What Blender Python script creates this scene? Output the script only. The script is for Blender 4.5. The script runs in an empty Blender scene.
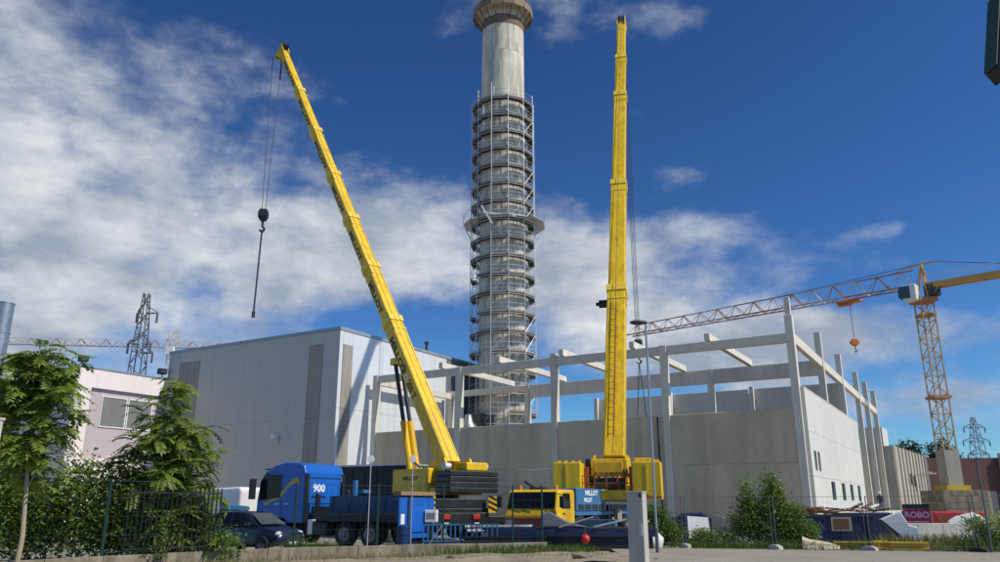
import bpy, bmesh, math, random
from mathutils import Vector, Matrix, noise as mnoise
random.seed(11)
R = math.radians
sc = bpy.context.scene
col = sc.collection

# ---------------------------------------------------------------- camera
CAMZ = 1.7
cam_d = bpy.data.cameras.new('camera'); cam = bpy.data.objects.new('camera', cam_d); col.objects.link(cam)
cam.location = (0, 0, CAMZ); cam.rotation_euler = (R(90 + 16.06), 0, 0)
cam_d.sensor_width = 36; cam_d.lens = 28.0; cam_d.clip_end = 4000; cam_d.clip_start = .1
sc.camera = cam

# ---------------------------------------------------------------- exposure
sc.view_settings.view_transform = 'Standard'; sc.view_settings.look = 'None'
sc.view_settings.exposure = 0.28; sc.view_settings.gamma = 1.0; sc.view_settings.use_curve_mapping = False

# ---------------------------------------------------------------- sun and sky
SUN_AZ, SUN_EL = R(-22.6), R(47.5)            # azimuth from +X towards +Y
S = Vector((math.cos(SUN_EL) * math.cos(SUN_AZ), math.cos(SUN_EL) * math.sin(SUN_AZ), math.sin(SUN_EL)))
ld = bpy.data.lights.new('sun', 'SUN'); ld.energy = 3.3; ld.angle = R(.53); ld.color = (1, .94, .82)
lo = bpy.data.objects.new('sun', ld); col.objects.link(lo)
lo.rotation_euler = (-S).to_track_quat('-Z', 'Y').to_euler()

world = bpy.data.worlds.new('World'); sc.world = world; world.use_nodes = True
wn, wl = world.node_tree.nodes, world.node_tree.links
wn.clear()
def wnode(t, **k):
    n = wn.new(t)
    for a, b in k.items(): setattr(n, a, b)
    return n
def wmath(op, a, b=None, c=None, clamp=False):
    n = wnode('ShaderNodeMath', operation=op); n.use_clamp = clamp
    for i, v in enumerate((a, b, c)):
        if v is None: continue
        if isinstance(v, (int, float)): n.inputs[i].default_value = v
        else: wl.new(v, n.inputs[i])
    return n.outputs[0]
sky = wnode('ShaderNodeTexSky', sky_type='NISHITA'); sky.sun_disc = False
sky.sun_elevation = SUN_EL; sky.sun_rotation = R(90) - SUN_AZ
sky.altitude = 600; sky.air_density = 1.0; sky.dust_density = .35; sky.ozone_density = 3.2
tc = wnode('ShaderNodeTexCoord')
sep = wnode('ShaderNodeSeparateXYZ'); wl.new(tc.outputs['Generated'], sep.inputs[0])
dx, dy, dz = sep.outputs
az = wmath('MULTIPLY', wmath('ARCTAN2', dx, dy), 57.2958)      # degrees, 0 = straight ahead, + = right
el = wmath('MULTIPLY', wmath('ARCSINE', dz), 57.2958)
# cloud deck: noise on a plane overhead, so that clouds foreshorten towards the horizon
den = wmath('ADD', wmath('MAXIMUM', dz, 0.0), .16)
comb = wnode('ShaderNodeCombineXYZ')
wl.new(wmath('DIVIDE', dx, den), comb.inputs[0]); wl.new(wmath('DIVIDE', dy, den), comb.inputs[1])
def wnoise(scale, detail, rough, off, dist=0.0, sx=1.0):
    mp = wnode('ShaderNodeMapping'); mp.inputs['Location'].default_value = off; mp.inputs['Scale'].default_value = (sx, 1, 1)
    mp.inputs['Rotation'].default_value = (0, 0, R(-22))
    wl.new(comb.outputs[0], mp.inputs[0])
    n = wnode('ShaderNodeTexNoise'); n.inputs['Scale'].default_value = scale; n.inputs['Detail'].default_value = detail
    n.inputs['Roughness'].default_value = rough; n.inputs['Distortion'].default_value = dist
    wl.new(mp.outputs[0], n.inputs['Vector']); return n.outputs['Fac']
def dnoise(scale, detail, rough, off, zs=1.7, dist=.0):
    mp = wnode('ShaderNodeMapping'); mp.inputs['Location'].default_value = off; mp.inputs['Scale'].default_value = (1, 1, zs); mp.inputs['Rotation'].default_value = (0, R(8), 0)
    wl.new(tc.outputs['Generated'], mp.inputs[0])
    n = wnode('ShaderNodeTexNoise'); n.inputs['Scale'].default_value = scale; n.inputs['Detail'].default_value = detail
    n.inputs['Roughness'].default_value = rough; n.inputs['Distortion'].default_value = dist
    wl.new(mp.outputs[0], n.inputs['Vector']); return n.outputs['Fac']
n1 = dnoise(4.2, 10, .58, (3.1, 1.7, 0), 1.7, .15)
n2 = dnoise(15, 9, .60, (7.3, 2.2, 0), 1.9, .2)
n3 = dnoise(7, 7, .58, (1.9, 6.6, .35), 2.0)
n4 = dnoise(9, 7, .6, (9.1, 4.4, 0), 2.2)
# drifting cloud banks (azimuth, elevation, half widths, tilt, weight)
CLOUDS = [(-31, 20.5, 21, 8.0, -9, .46), (-35, 9, 18, 6, 0, .26), (-7.5, 18.3, 9, 3.8, -4, .26), (9, 17.0, 8, 4.4, -4, .34), (17, 19.0, 6, 2.0, -2, .20),
          (14, 33.5, 8, 2.4, 4, .28), (-6, 34, 4, 2, 10, .16), (12.5, 28, 4, 1.8, 10, .26), (15, 23.3, 4, 1.3, 0, .27), (27.7, 17.7, 2.6, .8, 4, .22), (19, 11.2, 16, 2.7, 0, .40), (31, 6.6, 7, 1.3, 0, .2),
          (27, 27.5, 16, 9, 0, -.42), (-8.5, 12.4, 8, 1.3, 0, -.32), (-17, 36.0, 15, 3.6, -10, -.36), (-3, 28, 6, 4.5, 0, -.26), (9, 25.5, 5, 3, 0, -.16), (28, 3.0, 9, 1.6, 0, -.15), (28, 13.8, 9, 1.3, 0, -.25)]
cov = wmath('ADD', wmath('MULTIPLY', n1, 1.07), wmath('MULTIPLY', n2, .30))
cov = wmath('SUBTRACT', cov, .70)  # cover thickened all round, unseen sky too, to whiten the ambient light
for a0, e0, ra, re, tilt, wgt in CLOUDS:
    ct, st = math.cos(R(tilt)), math.sin(R(tilt))
    da = wmath('SUBTRACT', az, a0); de = wmath('SUBTRACT', el, e0)
    u = wmath('DIVIDE', wmath('ADD', wmath('MULTIPLY', da, ct), wmath('MULTIPLY', de, st)), ra)
    v = wmath('DIVIDE', wmath('SUBTRACT', wmath('MULTIPLY', de, ct), wmath('MULTIPLY', da, st)), re)
    d2 = wmath('ADD', wmath('MULTIPLY', u, u), wmath('MULTIPLY', v, v))
    g = wmath('POWER', 2.71828, wmath('MULTIPLY', d2, -1.0))
    cov = wmath('ADD', cov, wmath('MULTIPLY', g, wgt))
mr = wnode('ShaderNodeMapRange', interpolation_type='SMOOTHSTEP')
mr.inputs['From Min'].default_value = -.02; mr.inputs['From Max'].default_value = .36
wl.new(cov, mr.inputs['Value'])
alpha = wmath('MULTIPLY', mr.outputs[0], wmath('ADD', wmath('MULTIPLY', n4, .4), .80, clamp=True))
# thick parts are greyer underneath
shade = wnode('ShaderNodeMapRange'); shade.inputs['From Min'].default_value = .40; shade.inputs['From Max'].default_value = .66
wl.new(wmath('ADD', wmath('MULTIPLY', n3, .75), wmath('MULTIPLY', n2, .25)), shade.inputs['Value'])
cl = wnode('ShaderNodeMix', data_type='RGBA'); wl.new(shade.outputs[0], cl.inputs[0])
cl.inputs[6].default_value = (2.75, 3.25, 4.1, 1); cl.inputs[7].default_value = (6.6, 6.75, 6.9, 1)
mx = wnode('ShaderNodeMix', data_type='RGBA'); wl.new(alpha, mx.inputs[0])
skg = wnode('ShaderNodeVectorMath', operation='SCALE'); wl.new(sky.outputs[0], skg.inputs[0]); skg.inputs['Scale'].default_value = .1
gam = wnode('ShaderNodeGamma'); gam.inputs[1].default_value = 1.4; wl.new(skg.outputs[0], gam.inputs[0])      # deep clear blue
skg2 = wnode('ShaderNodeVectorMath', operation='MULTIPLY'); wl.new(gam.outputs[0], skg2.inputs[0]); skg2.inputs[1].default_value = (5.8, 9.0, 11.4)
wl.new(skg2.outputs[0], mx.inputs[6]); wl.new(cl.outputs[2], mx.inputs[7])
bg = wnode('ShaderNodeBackground'); bg.inputs['Strength'].default_value = .1
wl.new(mx.outputs[2], bg.inputs['Color'])
wo = wnode('ShaderNodeOutputWorld'); wl.new(bg.outputs[0], wo.inputs['Surface'])

# ================================================================ helpers
AX = Vector((math.cos(R(59.3)), math.sin(R(59.3)), 0)); BX = Vector((-AX.y, AX.x, 0)); ROTA = R(59.3)

MATS = {}
def mat(name, c, rough=.6, metal=0., var=.10, scale=1.2, streak=0., bump=0., rnd=.0, spec=.5, sfreq=2.3, dirt=None, dirtamt=.5, coat=0., speck=0., bscale=None):
    """procedural paint / concrete / metal: colour broken up by noise, vertical runs, specks, per-piece variation"""
    if name in MATS: return MATS[name]
    m = bpy.data.materials.new(name); m.use_nodes = True
    n, l = m.node_tree.nodes, m.node_tree.links
    b = n['Principled BSDF']
    def nd(t, **k):
        x = n.new(t)
        for a, v in k.items(): setattr(x, a, v)
        return x
    def mth(op, a, bb, clamp=False):
        x = nd('ShaderNodeMath', operation=op); x.use_clamp = clamp
        for i, v in enumerate((a, bb)):
            if isinstance(v, (int, float)): x.inputs[i].default_value = v
            else: l.new(v, x.inputs[i])
        return x.outputs[0]
    t = nd('ShaderNodeTexCoord'); oi = nd('ShaderNodeObjectInfo')
    off = nd('ShaderNodeVectorMath', operation='ADD'); l.new(t.outputs['Object'], off.inputs[0])
    sc3 = nd('ShaderNodeVectorMath', operation='SCALE'); sc3.inputs[0].default_value = (31, 17, 23); l.new(oi.outputs['Random'], sc3.inputs['Scale'])
    l.new(sc3.outputs[0], off.inputs[1])
    def noi(s, det, rg=.6, sv=None):
        x = nd('ShaderNodeTexNoise'); x.inputs['Scale'].default_value = s; x.inputs['Detail'].default_value = det; x.inputs['Roughness'].default_value = rg
        src = off.outputs[0]
        if sv:
            mp = nd('ShaderNodeMapping'); mp.inputs['Scale'].default_value = sv; l.new(src, mp.inputs[0]); src = mp.outputs[0]
        l.new(src, x.inputs['Vector']); return x.outputs['Fac']
    na = noi(scale, 6, .62)
    f = mth('ADD', mth('MULTIPLY', mth('SUBTRACT', na, .5), var * 4), 1.0)
    if rnd: f = mth('MULTIPLY', f, mth('ADD', mth('MULTIPLY', mth('SUBTRACT', oi.outputs['Random'], .5), rnd * 2), 1.0))
    if streak:
        ns = noi(1.0, 5, .6, (sfreq, sfreq, sfreq * .07))
        k = mth('MULTIPLY', mth('SUBTRACT', ns, .45), streak * 4)
        k = mth('MAXIMUM', k, 0.0); f = mth('MULTIPLY', f, mth('SUBTRACT', 1.0, mth('MINIMUM', k, .7)))
    if speck:
        nk = noi(scale * 22, 3, .7); f = mth('MULTIPLY', f, mth('ADD', 1.0, mth('MULTIPLY', mth('SUBTRACT', nk, .5), speck * 4)))
    f = mth('MAXIMUM', f, .08)
    cs = nd('ShaderNodeVectorMath', operation='SCALE'); cs.inputs[0].default_value = c; l.new(f, cs.inputs['Scale'])
    out = cs.outputs[0]
    if dirt:
        ndt = noi(.9, 8, .68, (1.6, 1.6, .55)); r = nd('ShaderNodeMapRange'); r.inputs['From Min'].default_value = .50; r.inputs['From Max'].default_value = .70
        l.new(ndt, r.inputs['Value']); mxx = nd('ShaderNodeMix', data_type='RGBA')
        l.new(mth('MULTIPLY', r.outputs[0], dirtamt), mxx.inputs[0]); l.new(out, mxx.inputs[6]); mxx.inputs[7].default_value = (*dirt, 1); out = mxx.outputs[2]
    l.new(out, b.inputs['Base Color'])
    rr = mth('ADD', mth('MULTIPLY', mth('SUBTRACT', na, .5), .35), rough); l.new(mth('MINIMUM', mth('MAXIMUM', rr, .05), 1.0), b.inputs['Roughness'])
    b.inputs['Metallic'].default_value = metal; b.inputs['Specular IOR Level'].default_value = spec
    if coat: b.inputs['Coat Weight'].default_value = coat; b.inputs['Coat Roughness'].default_value = .12
    if bump:
        bp = nd('ShaderNodeBump'); bp.inputs['Strength'].default_value = bump; bp.inputs['Distance'].default_value = .03
        l.new(noi(bscale or scale * 9, 6, .65), bp.inputs['Height']); l.new(bp.outputs[0], b.inputs['Normal'])
    MATS[name] = m; return m
def glass_mat(name, c, rough=.08, spec=.7):
    m = mat(name, c, rough, 0, .05, 1, spec=spec); return m
def leaf_mat(name, c, trans=.3, var=.22, scale=1.4):
    if name in MATS: return MATS[name]
    m = mat(name, c, .45, 0, var, scale, speck=.12, spec=.4)
    n, l = m.node_tree.nodes, m.node_tree.links
    b = n['Principled BSDF']; o = n['Material Output']
    tr = n.new('ShaderNodeBsdfTranslucent'); src = b.inputs['Base Color'].links[0].from_socket
    br = n.new('ShaderNodeVectorMath'); br.operation = 'MULTIPLY'; br.inputs[1].default_value = (1.5, 1.7, .6); l.new(src, br.inputs[0]); l.new(br.outputs[0], tr.inputs[0])
    ms = n.new('ShaderNodeMixShader'); ms.inputs[0].default_value = trans; l.new(b.outputs[0], ms.inputs[1]); l.new(tr.outputs[0], ms.inputs[2]); l.new(ms.outputs[0], o.inputs['Surface'])
    return m

class MB:
    """collects polygons; build() links them as one mesh object"""
    def __init__(s): s.v = []; s.f = []
    def add(s, vs, fs):
        o = len(s.v); s.v += [tuple(p) for p in vs]; s.f += [tuple(i + o for i in q) for q in fs]; return s
    def box(s, x0, x1, y0, y1, z0, z1):
        return s.add([(x0, y0, z0), (x1, y0, z0), (x1, y1, z0), (x0, y1, z0), (x0, y0, z1), (x1, y0, z1), (x1, y1, z1), (x0, y1, z1)],
                     [(3, 2, 1, 0), (4, 5, 6, 7), (0, 1, 5, 4), (1, 2, 6, 5), (2, 3, 7, 6), (3, 0, 4, 7)])
    def bar(s, p0, p1, w, h=None, up=(0, 0, 1)):
        p0, p1 = Vector(p0), Vector(p1); h = h or w; d = (p1 - p0).normalized(); u = Vector(up)
        if abs(d.dot(u)) > .98: u = Vector((1, 0, 0))
        x = d.cross(u).normalized() * w / 2; y = x.cross(d).normalized() * h / 2
        vs = [p0 - x - y, p0 + x - y, p0 + x + y, p0 - x + y, p1 - x - y, p1 + x - y, p1 + x + y, p1 - x + y]
        return s.add(vs, [(0, 1, 2, 3), (7, 6, 5, 4), (1, 0, 4, 5), (2, 1, 5, 6), (3, 2, 6, 7), (0, 3, 7, 4)])
    def tube(s, p0, p1, r0, r1=None, n=8, caps=True):
        p0, p1 = Vector(p0), Vector(p1); r1 = r0 if r1 is None else r1; d = (p1 - p0).normalized(); u = Vector((0, 0, 1))
        if abs(d.z) > .98: u = Vector((1, 0, 0))
        x = d.cross(u).normalized(); y = d.cross(x)
        vs = [p0 + (x * math.cos(a) + y * math.sin(a)) * r0 for a in [2 * math.pi * i / n for i in range(n)]]
        vs += [p1 + (x * math.cos(a) + y * math.sin(a)) * r1 for a in [2 * math.pi * i / n for i in range(n)]]
        fs = [(i, i + n, (i + 1) % n + n, (i + 1) % n) for i in range(n)]
        if caps: fs += [tuple(range(n)), tuple(range(2 * n - 1, n - 1, -1))]
        return s.add(vs, fs)
    def path(s, pts, r, n=6):
        for a, b in zip(pts[:-1], pts[1:]): s.tube(a, b, r, r, n)
        return s
    def prism(s, poly, y0, y1, ax='y'):
        """poly in (x,z) extruded along y, or in (y,z) along x, or (x,y) along z"""
        n = len(poly)
        def P(a, b, t): return {'y': (a, t, b), 'x': (t, a, b), 'z': (a, b, t)}[ax]
        vs = [P(a, b, y0) for a, b in poly] + [P(a, b, y1) for a, b in poly]
        return s.add(vs, [tuple(range(n)), tuple(range(2 * n - 1, n - 1, -1))] + [(i, (i + 1) % n, (i + 1) % n + n, i + n)[::-1] for i in range(n)])
    def lathe(s, prof, n=24, M=None):
        vs = []; fs = []; m = len(prof)
        for i in range(n):
            a = 2 * math.pi * i / n
            vs += [(r * math.cos(a), r * math.sin(a), z) for r, z in prof]
        if M: vs = [M @ Vector(q) for q in vs]
        for i in range(n):
            j = (i + 1) % n
            fs += [(i * m + k, j * m + k, j * m + k + 1, i * m + k + 1) for k in range(m - 1)]
        return s.add(vs, fs)
    def sphere(s, c, r, n=8, sq=(1, 1, 1), jit=0.):
        prof = []; vs = []; fs = []; m = n
        for i in range(m + 1):
            t = math.pi * i / m
            for j in range(2 * n):
                a = math.pi * j / n; k = 1 + random.uniform(-jit, jit)
                vs.append((c[0] + r * sq[0] * k * math.sin(t) * math.cos(a), c[1] + r * sq[1] * k * math.sin(t) * math.sin(a), c[2] + r * sq[2] * k * math.cos(t)))
        for i in range(m):
            for j in range(2 * n): fs.append((i * 2 * n + j, (i + 1) * 2 * n + j, (i + 1) * 2 * n + (j + 1) % (2 * n), i * 2 * n + (j + 1) % (2 * n)))
        return s.add(vs, fs)
    def loft(s, rings, caps=True):
        n = len(rings[0]); vs = [p for r in rings for p in r]; fs = []
        for k in range(len(rings) - 1):
            fs += [(k * n + i, k * n + (i + 1) % n, (k + 1) * n + (i + 1) % n, (k + 1) * n + i) for i in range(n)]
        if caps: fs += [tuple(range(n - 1, -1, -1)), tuple(range((len(rings) - 1) * n, len(rings) * n))]
        return s.add(vs, fs)
    def mesh(s, name, fixn=True):
        me = bpy.data.meshes.new(name); me.from_pydata(s.v, [], s.f); me.update()
        if fixn:
            bm = bmesh.new(); bm.from_mesh(me); bmesh.ops.recalc_face_normals(bm, faces=bm.faces[:]); bm.to_mesh(me); bm.free()
        return me
    def build(s, name, m, parent=None, M=None, smooth=False, bevel=0., seg=2, fixn=True):
        if M is not None: s.v = [tuple(M @ Vector(p)) for p in s.v]
        me = s.mesh(name, fixn)
        if smooth:
            me.polygons.foreach_set('use_smooth', [True] * len(me.polygons))
            try: me.set_sharp_from_angle(angle=R(40))
            except Exception: pass
        me.materials.append(MATS[m] if isinstance(m, str) else m)
        o = bpy.data.objects.new(name, me); col.objects.link(o); o.parent = parent
        if bevel:
            bv = o.modifiers.new('bevel', 'BEVEL'); bv.width = bevel; bv.segments = seg; bv.limit_method = 'ANGLE'; bv.angle_limit = R(35)
        return o
def tag(o, label=None, cat=None, group=None, kind=None):
    if label: o['label'] = label
    if cat: o['category'] = cat
    if group: o['group'] = group
    if kind: o['kind'] = kind
    return o
def thing(name, label, cat, loc=(0, 0, 0), rz=0., group=None):
    o = bpy.data.objects.new(name, None); col.objects.link(o); o.empty_display_size = .2
    o.location = loc; o.rotation_euler = (0, 0, rz); return tag(o, label, cat, group)
def inst(src, name, parent, loc=(0, 0, 0), rz=0., scale=None):
    o = src.copy(); col.objects.link(o); o.name = name; o.parent = parent; o.location = loc; o.rotation_euler = (0, 0, rz)
    if scale: o.scale = scale
    return o
def copy_tree(o, parent=None):
    c = o.copy(); col.objects.link(c); c.parent = parent
    for ch in list(o.children): copy_tree(ch, c)
    return c
def frame(origin, ang):
    return Matrix.Translation(Vector(origin)) @ Matrix.Rotation(ang, 4, 'Z')
def text(body, size, m, parent, origin, xd, yd, align='CENTER', name='lettering', extrude=.004, squash=1.0):
    cu = bpy.data.curves.new('lettering', 'FONT'); cu.body = body; cu.size = size; cu.align_x = align; cu.align_y = 'CENTER'; cu.extrude = extrude
    cu.offset = size * .03; cu.resolution_u = 3
    t = bpy.data.objects.new('tmp', cu); col.objects.link(t)
    me = bpy.data.meshes.new_from_object(t.evaluated_get(bpy.context.evaluated_depsgraph_get()))
    bpy.data.objects.remove(t); bpy.data.curves.remove(cu)
    x = Vector(xd).normalized(); y = Vector(yd).normalized(); z = x.cross(y)
    Mx = Matrix(((x.x * squash, y.x, z.x, origin[0]), (x.y * squash, y.y, z.y, origin[1]), (x.z * squash, y.z, z.z, origin[2]), (0, 0, 0, 1)))
    me.transform(Mx); me.materials.clear(); me.materials.append(MATS[m])
    o = bpy.data.objects.new(name, me); col.objects.link(o); o.parent = parent; return o
def ground_pts(x, Y): return Vector((x, Y, 0))
def wheel(parent, c, yaw, r=.5, w=.3, rimm='rim_grey', name='wheel'):
    """axle along local y turned by yaw"""
    Mx = Matrix.Translation(Vector(c)) @ Matrix.Rotation(yaw, 4, 'Z') @ Matrix.Rotation(R(90), 4, 'X')
    o = MB().lathe([(r * .58, -w / 2), (r * .93, -w / 2), (r, -w * .36), (r, w * .36), (r * .93, w / 2), (r * .58, w / 2)], 20, Mx).build('tyre', 'tyre', None, smooth=True)
    o.name = name; o.parent = parent
    MB().lathe([(.02, -w * .2), (r * .2, -w * .42), (r * .28, -w * .2), (r * .5, -w * .25), (r * .6, -w * .47), (r * .6, w * .47), (r * .5, w * .25), (r * .28, w * .2), (r * .2, w * .42), (.02, w * .2)], 16, Mx).build('rim', rimm, o, smooth=True)
    return o

# ---------------------------------------------------------------- palette
mat('soil', (.29, .245, .17), .95, 0, .3, .6, bump=.25, speck=.4, dirt=(.10, .085, .05), dirtamt=.8)
mat('yard', (.26, .24, .20), .9, 0, .2, .3, bump=.4, speck=.25)
mat('asphalt', (.30, .27, .215), .9, 0, .14, .5, bump=.35, speck=.22, bscale=40)
mat('gravel', (.30, .27, .22), .95, 0, .2, 2.5, bump=.4, rnd=.2)
mat('concrete_warm', (.63, .525, .375), .9, 0, .17, .28, streak=.26, sfreq=.8, bump=.12, rnd=.06, speck=.06)
mat('concrete_side', (.64, .63, .575), .9, 0, .05, .3, streak=.07, bump=.08, rnd=.04)
mat('concrete_frame', (.72, .67, .565), .88, 0, .08, .6, streak=.1, bump=.1, rnd=.06)
mat('concrete_old', (.27, .23, .165), .95, 0, .3, 1.1, streak=.5, bump=.3, speck=.25, dirt=(.09, .08, .05), dirtamt=.85)
mat('concrete_post', (.50, .47, .41), .92, 0, .1, 1.5, streak=.2, bump=.25)
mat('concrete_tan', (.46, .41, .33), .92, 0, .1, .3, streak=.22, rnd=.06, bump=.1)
mat('chimney_shell', (.76, .70, .575), .9, 0, .12, .35, streak=.6, bump=.15, dirt=(.33, .29, .23), dirtamt=.45)
mat('walkway_rust', (.27, .20, .14), .9, 0, .3, .8, streak=.3, rnd=.2)
mat('rust_stain', (.20, .14, .10), .9, 0, .3, 1.2)
mat('clad_white_shaded', (.55, .525, .465), .45, .1, .03, .2, streak=.06, rnd=.008, sfreq=1.2)  # darker copy of the white cladding: shade of the front face as colour
mat('clad_white', (.72, .74, .76), .45, .1, .03, .2, streak=.05, rnd=.02)
mat('clad_dark', (.17, .20, .24), .5, .1, .05, .3, streak=.08, rnd=.04)
mat('clad_brown', (.36, .33, .28), .6, 0, .1, .5, streak=.25, rnd=.06)
mat('roof_trim', (.34, .38, .42), .45, .3, .06, .5)
mat('pink_render', (.84, .75, .74), .9, 0, .04, .3, streak=.06)
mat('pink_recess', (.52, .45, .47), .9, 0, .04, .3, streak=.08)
mat('brick_red', (.22, .10, .085), .9, 0, .18, 2.0, bump=.2)
mat('brown_clad', (.15, .07, .055), .7, 0, .08, .4, streak=.12, rnd=.08)
mat('crane_yellow', (.86, .53, .006), .5, 0, .09, .8, streak=.22, dirt=(.26, .14, .02), dirtamt=.5, coat=.1, speck=.06)
mat('boom_yellow', (.88, .56, .012), .48, 0, .12, .5, streak=.32, sfreq=3.5, dirt=(.30, .18, .03), dirtamt=.4, speck=.08)
mat('crane_yellow_edge', (.84, .60, .06), .45, 0, .06, 1)
mat('letter_black', (.05, .042, .02), .5, 0, .1, 3)
mat('letter_white', (.85, .86, .87), .5, 0, .05, 3)
mat('black_paint', (.018, .018, .020), .42, 0, .25, 1.2, dirt=(.07, .065, .06), dirtamt=.35)
mat('black_tarp', (.010, .011, .013), .55, 0, .25, 1.0, bump=.25)
mat('steel_dark', (.05, .05, .052), .55, .4, .2, 2)
mat('steel', (.40, .41, .42), .4, .8, .12, 2)
mat('galv', (.52, .54, .55), .5, .55, .1, 3)
mat('chrome', (.75, .76, .78), .12, 1, .03, 2)
mat('rope_grey', (.06, .06, .062), .6, .3, .1, 4)
mat('truck_blue', (.010, .13, .54), .35, 0, .08, .8, streak=.12, coat=.08, dirt=(.03, .06, .15), dirtamt=.4)
mat('navy_and_shaded_blue', (.008, .032, .12), .4, 0, .12, 1, dirt=(.05, .06, .09), dirtamt=.4)
mat('carrier_blue', (.04, .165, .36), .42, 0, .1, .9, dirt=(.07, .12, .18), dirtamt=.4)
mat('skip_blue', (.010, .022, .075), .5, 0, .2, 1.2, dirt=(.08, .05, .03), dirtamt=.5, bump=.15)
mat('stripe_gold', (.62, .42, .08), .5, 0, .08, 1)
mat('tyre', (.022, .022, .022), .85, 0, .2, 4)
mat('rim_grey', (.28, .28, .29), .5, .5, .15, 3)
glass_mat('glass_dark', (.010, .012, .015), .1, .22)
mat('glass_grey', (.22, .225, .215), .3, 0, .06, .6, streak=.1)
glass_mat('glass_blue', (.05, .075, .095))
mat('bumper_rust', (.30, .085, .03), .6, 0, .2, 2)
mat('red_paint', (.55, .03, .025), .5, 0, .1, 2)
mat('red_lamp', (.62, .035, .01), .3, 0, .1, 2)
mat('orange_paint', (.62, .16, .03), .5, 0, .15, 1)
mat('tower_yellow', (.62, .36, .10), .5, 0, .14, 1, rnd=.15)
mat('mast_paint', (.42, .32, .17), .6, 0, .14, 1)
mat('tower_rust', (.42, .18, .08), .6, 0, .14, 1, rnd=.12)
mat('tower_pale', (.62, .55, .52), .6, 0, .08, 1, rnd=.1)
mat('car_navy', (.010, .017, .035), .25, .2, .08, 1, coat=.6)
mat('headlamp', (.6, .62, .65), .1, .2, .2, 8)
mat('fence_green', (.012, .05, .04), .5, 0, .1, 2)
mat('gate_black', (.015, .016, .017), .5, 0, .1, 2)
mat('white_paint', (.80, .80, .79), .5, 0, .05, 1, streak=.05)
mat('foam_white', (.80, .81, .83), .85, 0, .05, 1.5, bump=.2)
mat('bag_white', (.72, .72, .72), .8, 0, .08, 2, bump=.4)
mat('teal_paint', (.05, .30, .36), .5, 0, .1, 1)
mat('wood', (.34, .21, .11), .85, 0, .2, 3, bump=.2, rnd=.3)
mat('wood_dark', (.17, .085, .045), .9, 0, .2, 3, bump=.2, rnd=.3)
mat('plank_yellow', (.66, .43, .03), .6, 0, .15, 1.5, rnd=.12)
mat('plank_grey', (.30, .28, .25), .9, 0, .15, 1.2, rnd=.15)
mat('toe_timber', (.30, .28, .245), .9, 0, .2, 1.2, rnd=.3)
mat('scaffold_tube', (.66, .67, .68), .5, .3, .1, 3, rnd=.1)
mat('deck_timber', (.065, .058, .05), .9, 0, .2, 1.2, rnd=.3)
mat('pylon_grey', (.13, .14, .155), .6, .3, .1, 2)
mat('beige_board', (.62, .52, .36), .8, 0, .12, 1.5)
mat('tarp_grey', (.13, .14, .16), .7, 0, .2, 2, bump=.3)
mat('sign_magenta', (.40, .025, .08), .6, 0, .1, 2)
mat('sign_pink', (.85, .48, .56), .6, 0, .05, 2)
mat('bark', (.17, .13, .09), .9, 0, .2, 4, bump=.4)
mat('bark_pale', (.34, .28, .19), .9, 0, .15, 4, bump=.3)
mat('skin', (.45, .28, .2), .6, 0, .05, 4)
mat('jacket_dark', (.03, .035, .05), .8, 0, .2, 6)
mat('trouser_grey', (.11, .115, .13), .85, 0, .15, 6)
leaf_mat('leaf_ailanthus', (.20, .26, .05), .40)
leaf_mat('leaf_dark', (.06, .10, .022), .25)
leaf_mat('leaf_bush', (.13, .205, .036), .36)
leaf_mat('leaf_pale', (.17, .24, .06), .35)
leaf_mat('leaf_far', (.04, .07, .03), .15)
leaf_mat('grass_dry', (.24, .23, .10), .3)
leaf_mat('grass_green', (.10, .17, .035), .3)
# ================================================================ ground
def sheet(name, pts, z, m, label=None):
    o = MB().add([(x, y, z) for x, y in pts], [tuple(range(len(pts)))]).build(name, m, None, fixn=False)
    o['kind'] = 'structure'; return o
def grid_ground():
    """yard and rough ground: one sheet to the horizon, slightly uneven near the camera"""
    xs = [-1500, -600, -250, -120, -70] + [-45 + i * 1.5 for i in range(61)] + [55, 70, 120, 250, 600, 1500]
    ys = [-200, -60, -20, 0, 10] + [15 + i * 1.25 for i in range(49)] + [85, 100, 130, 180, 260, 500, 1000, 2200]
    vs = [(x, y, (.05 * mnoise.noise(Vector((x * .35, y * .35, 0))) - .05) if (-46 < x < 46 and 15 < y < 75) else -.02) for y in ys for x in xs]
    n = len(xs); fs = [(j * n + i, j * n + i + 1, (j + 1) * n + i + 1, (j + 1) * n + i) for j in range(len(ys) - 1) for i in range(n - 1)]
    o = MB().add(vs, fs).build('ground', 'yard', None, smooth=True, fixn=False); o['kind'] = 'structure'
grid_ground()
sheet('road', [(3.6, 14), (60, 14), (60, 27.2), (30, 29.6), (17.0, 30.6), (12, 31.6), (7.2, 33.2), (4.4, 33.0)], .035, 'asphalt')
# strip of rough soil in front of the low wall
vs = []; fs = []
nx, ny = 60, 14
for j in range(ny + 1):
    for i in range(nx + 1):
        x = -13 + i * (17.2 / nx); base = 19.0 + (x + 13) * .52 if x < 0 else 19.0 + 13 * .52 + x * .2
        y = base - 2.0 + j * .34
        vs.append((x, y, .02 + .10 * max(0, mnoise.noise(Vector((x * .8, y * .8, 3.3)))) + .03 * mnoise.noise(Vector((x * 2.6, y * 2.6, 1))) + .05 + .05 * math.sin(j / ny * 3.1)))
for j in range(ny):
    for i in range(nx): fs.append((j * (nx + 1) + i, j * (nx + 1) + i + 1, (j + 1) * (nx + 1) + i + 1, (j + 1) * (nx + 1) + i))
o = MB().add(vs, fs).build('soil_bank', 'soil', None, smooth=True, fixn=False); o['kind'] = 'structure'

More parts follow.
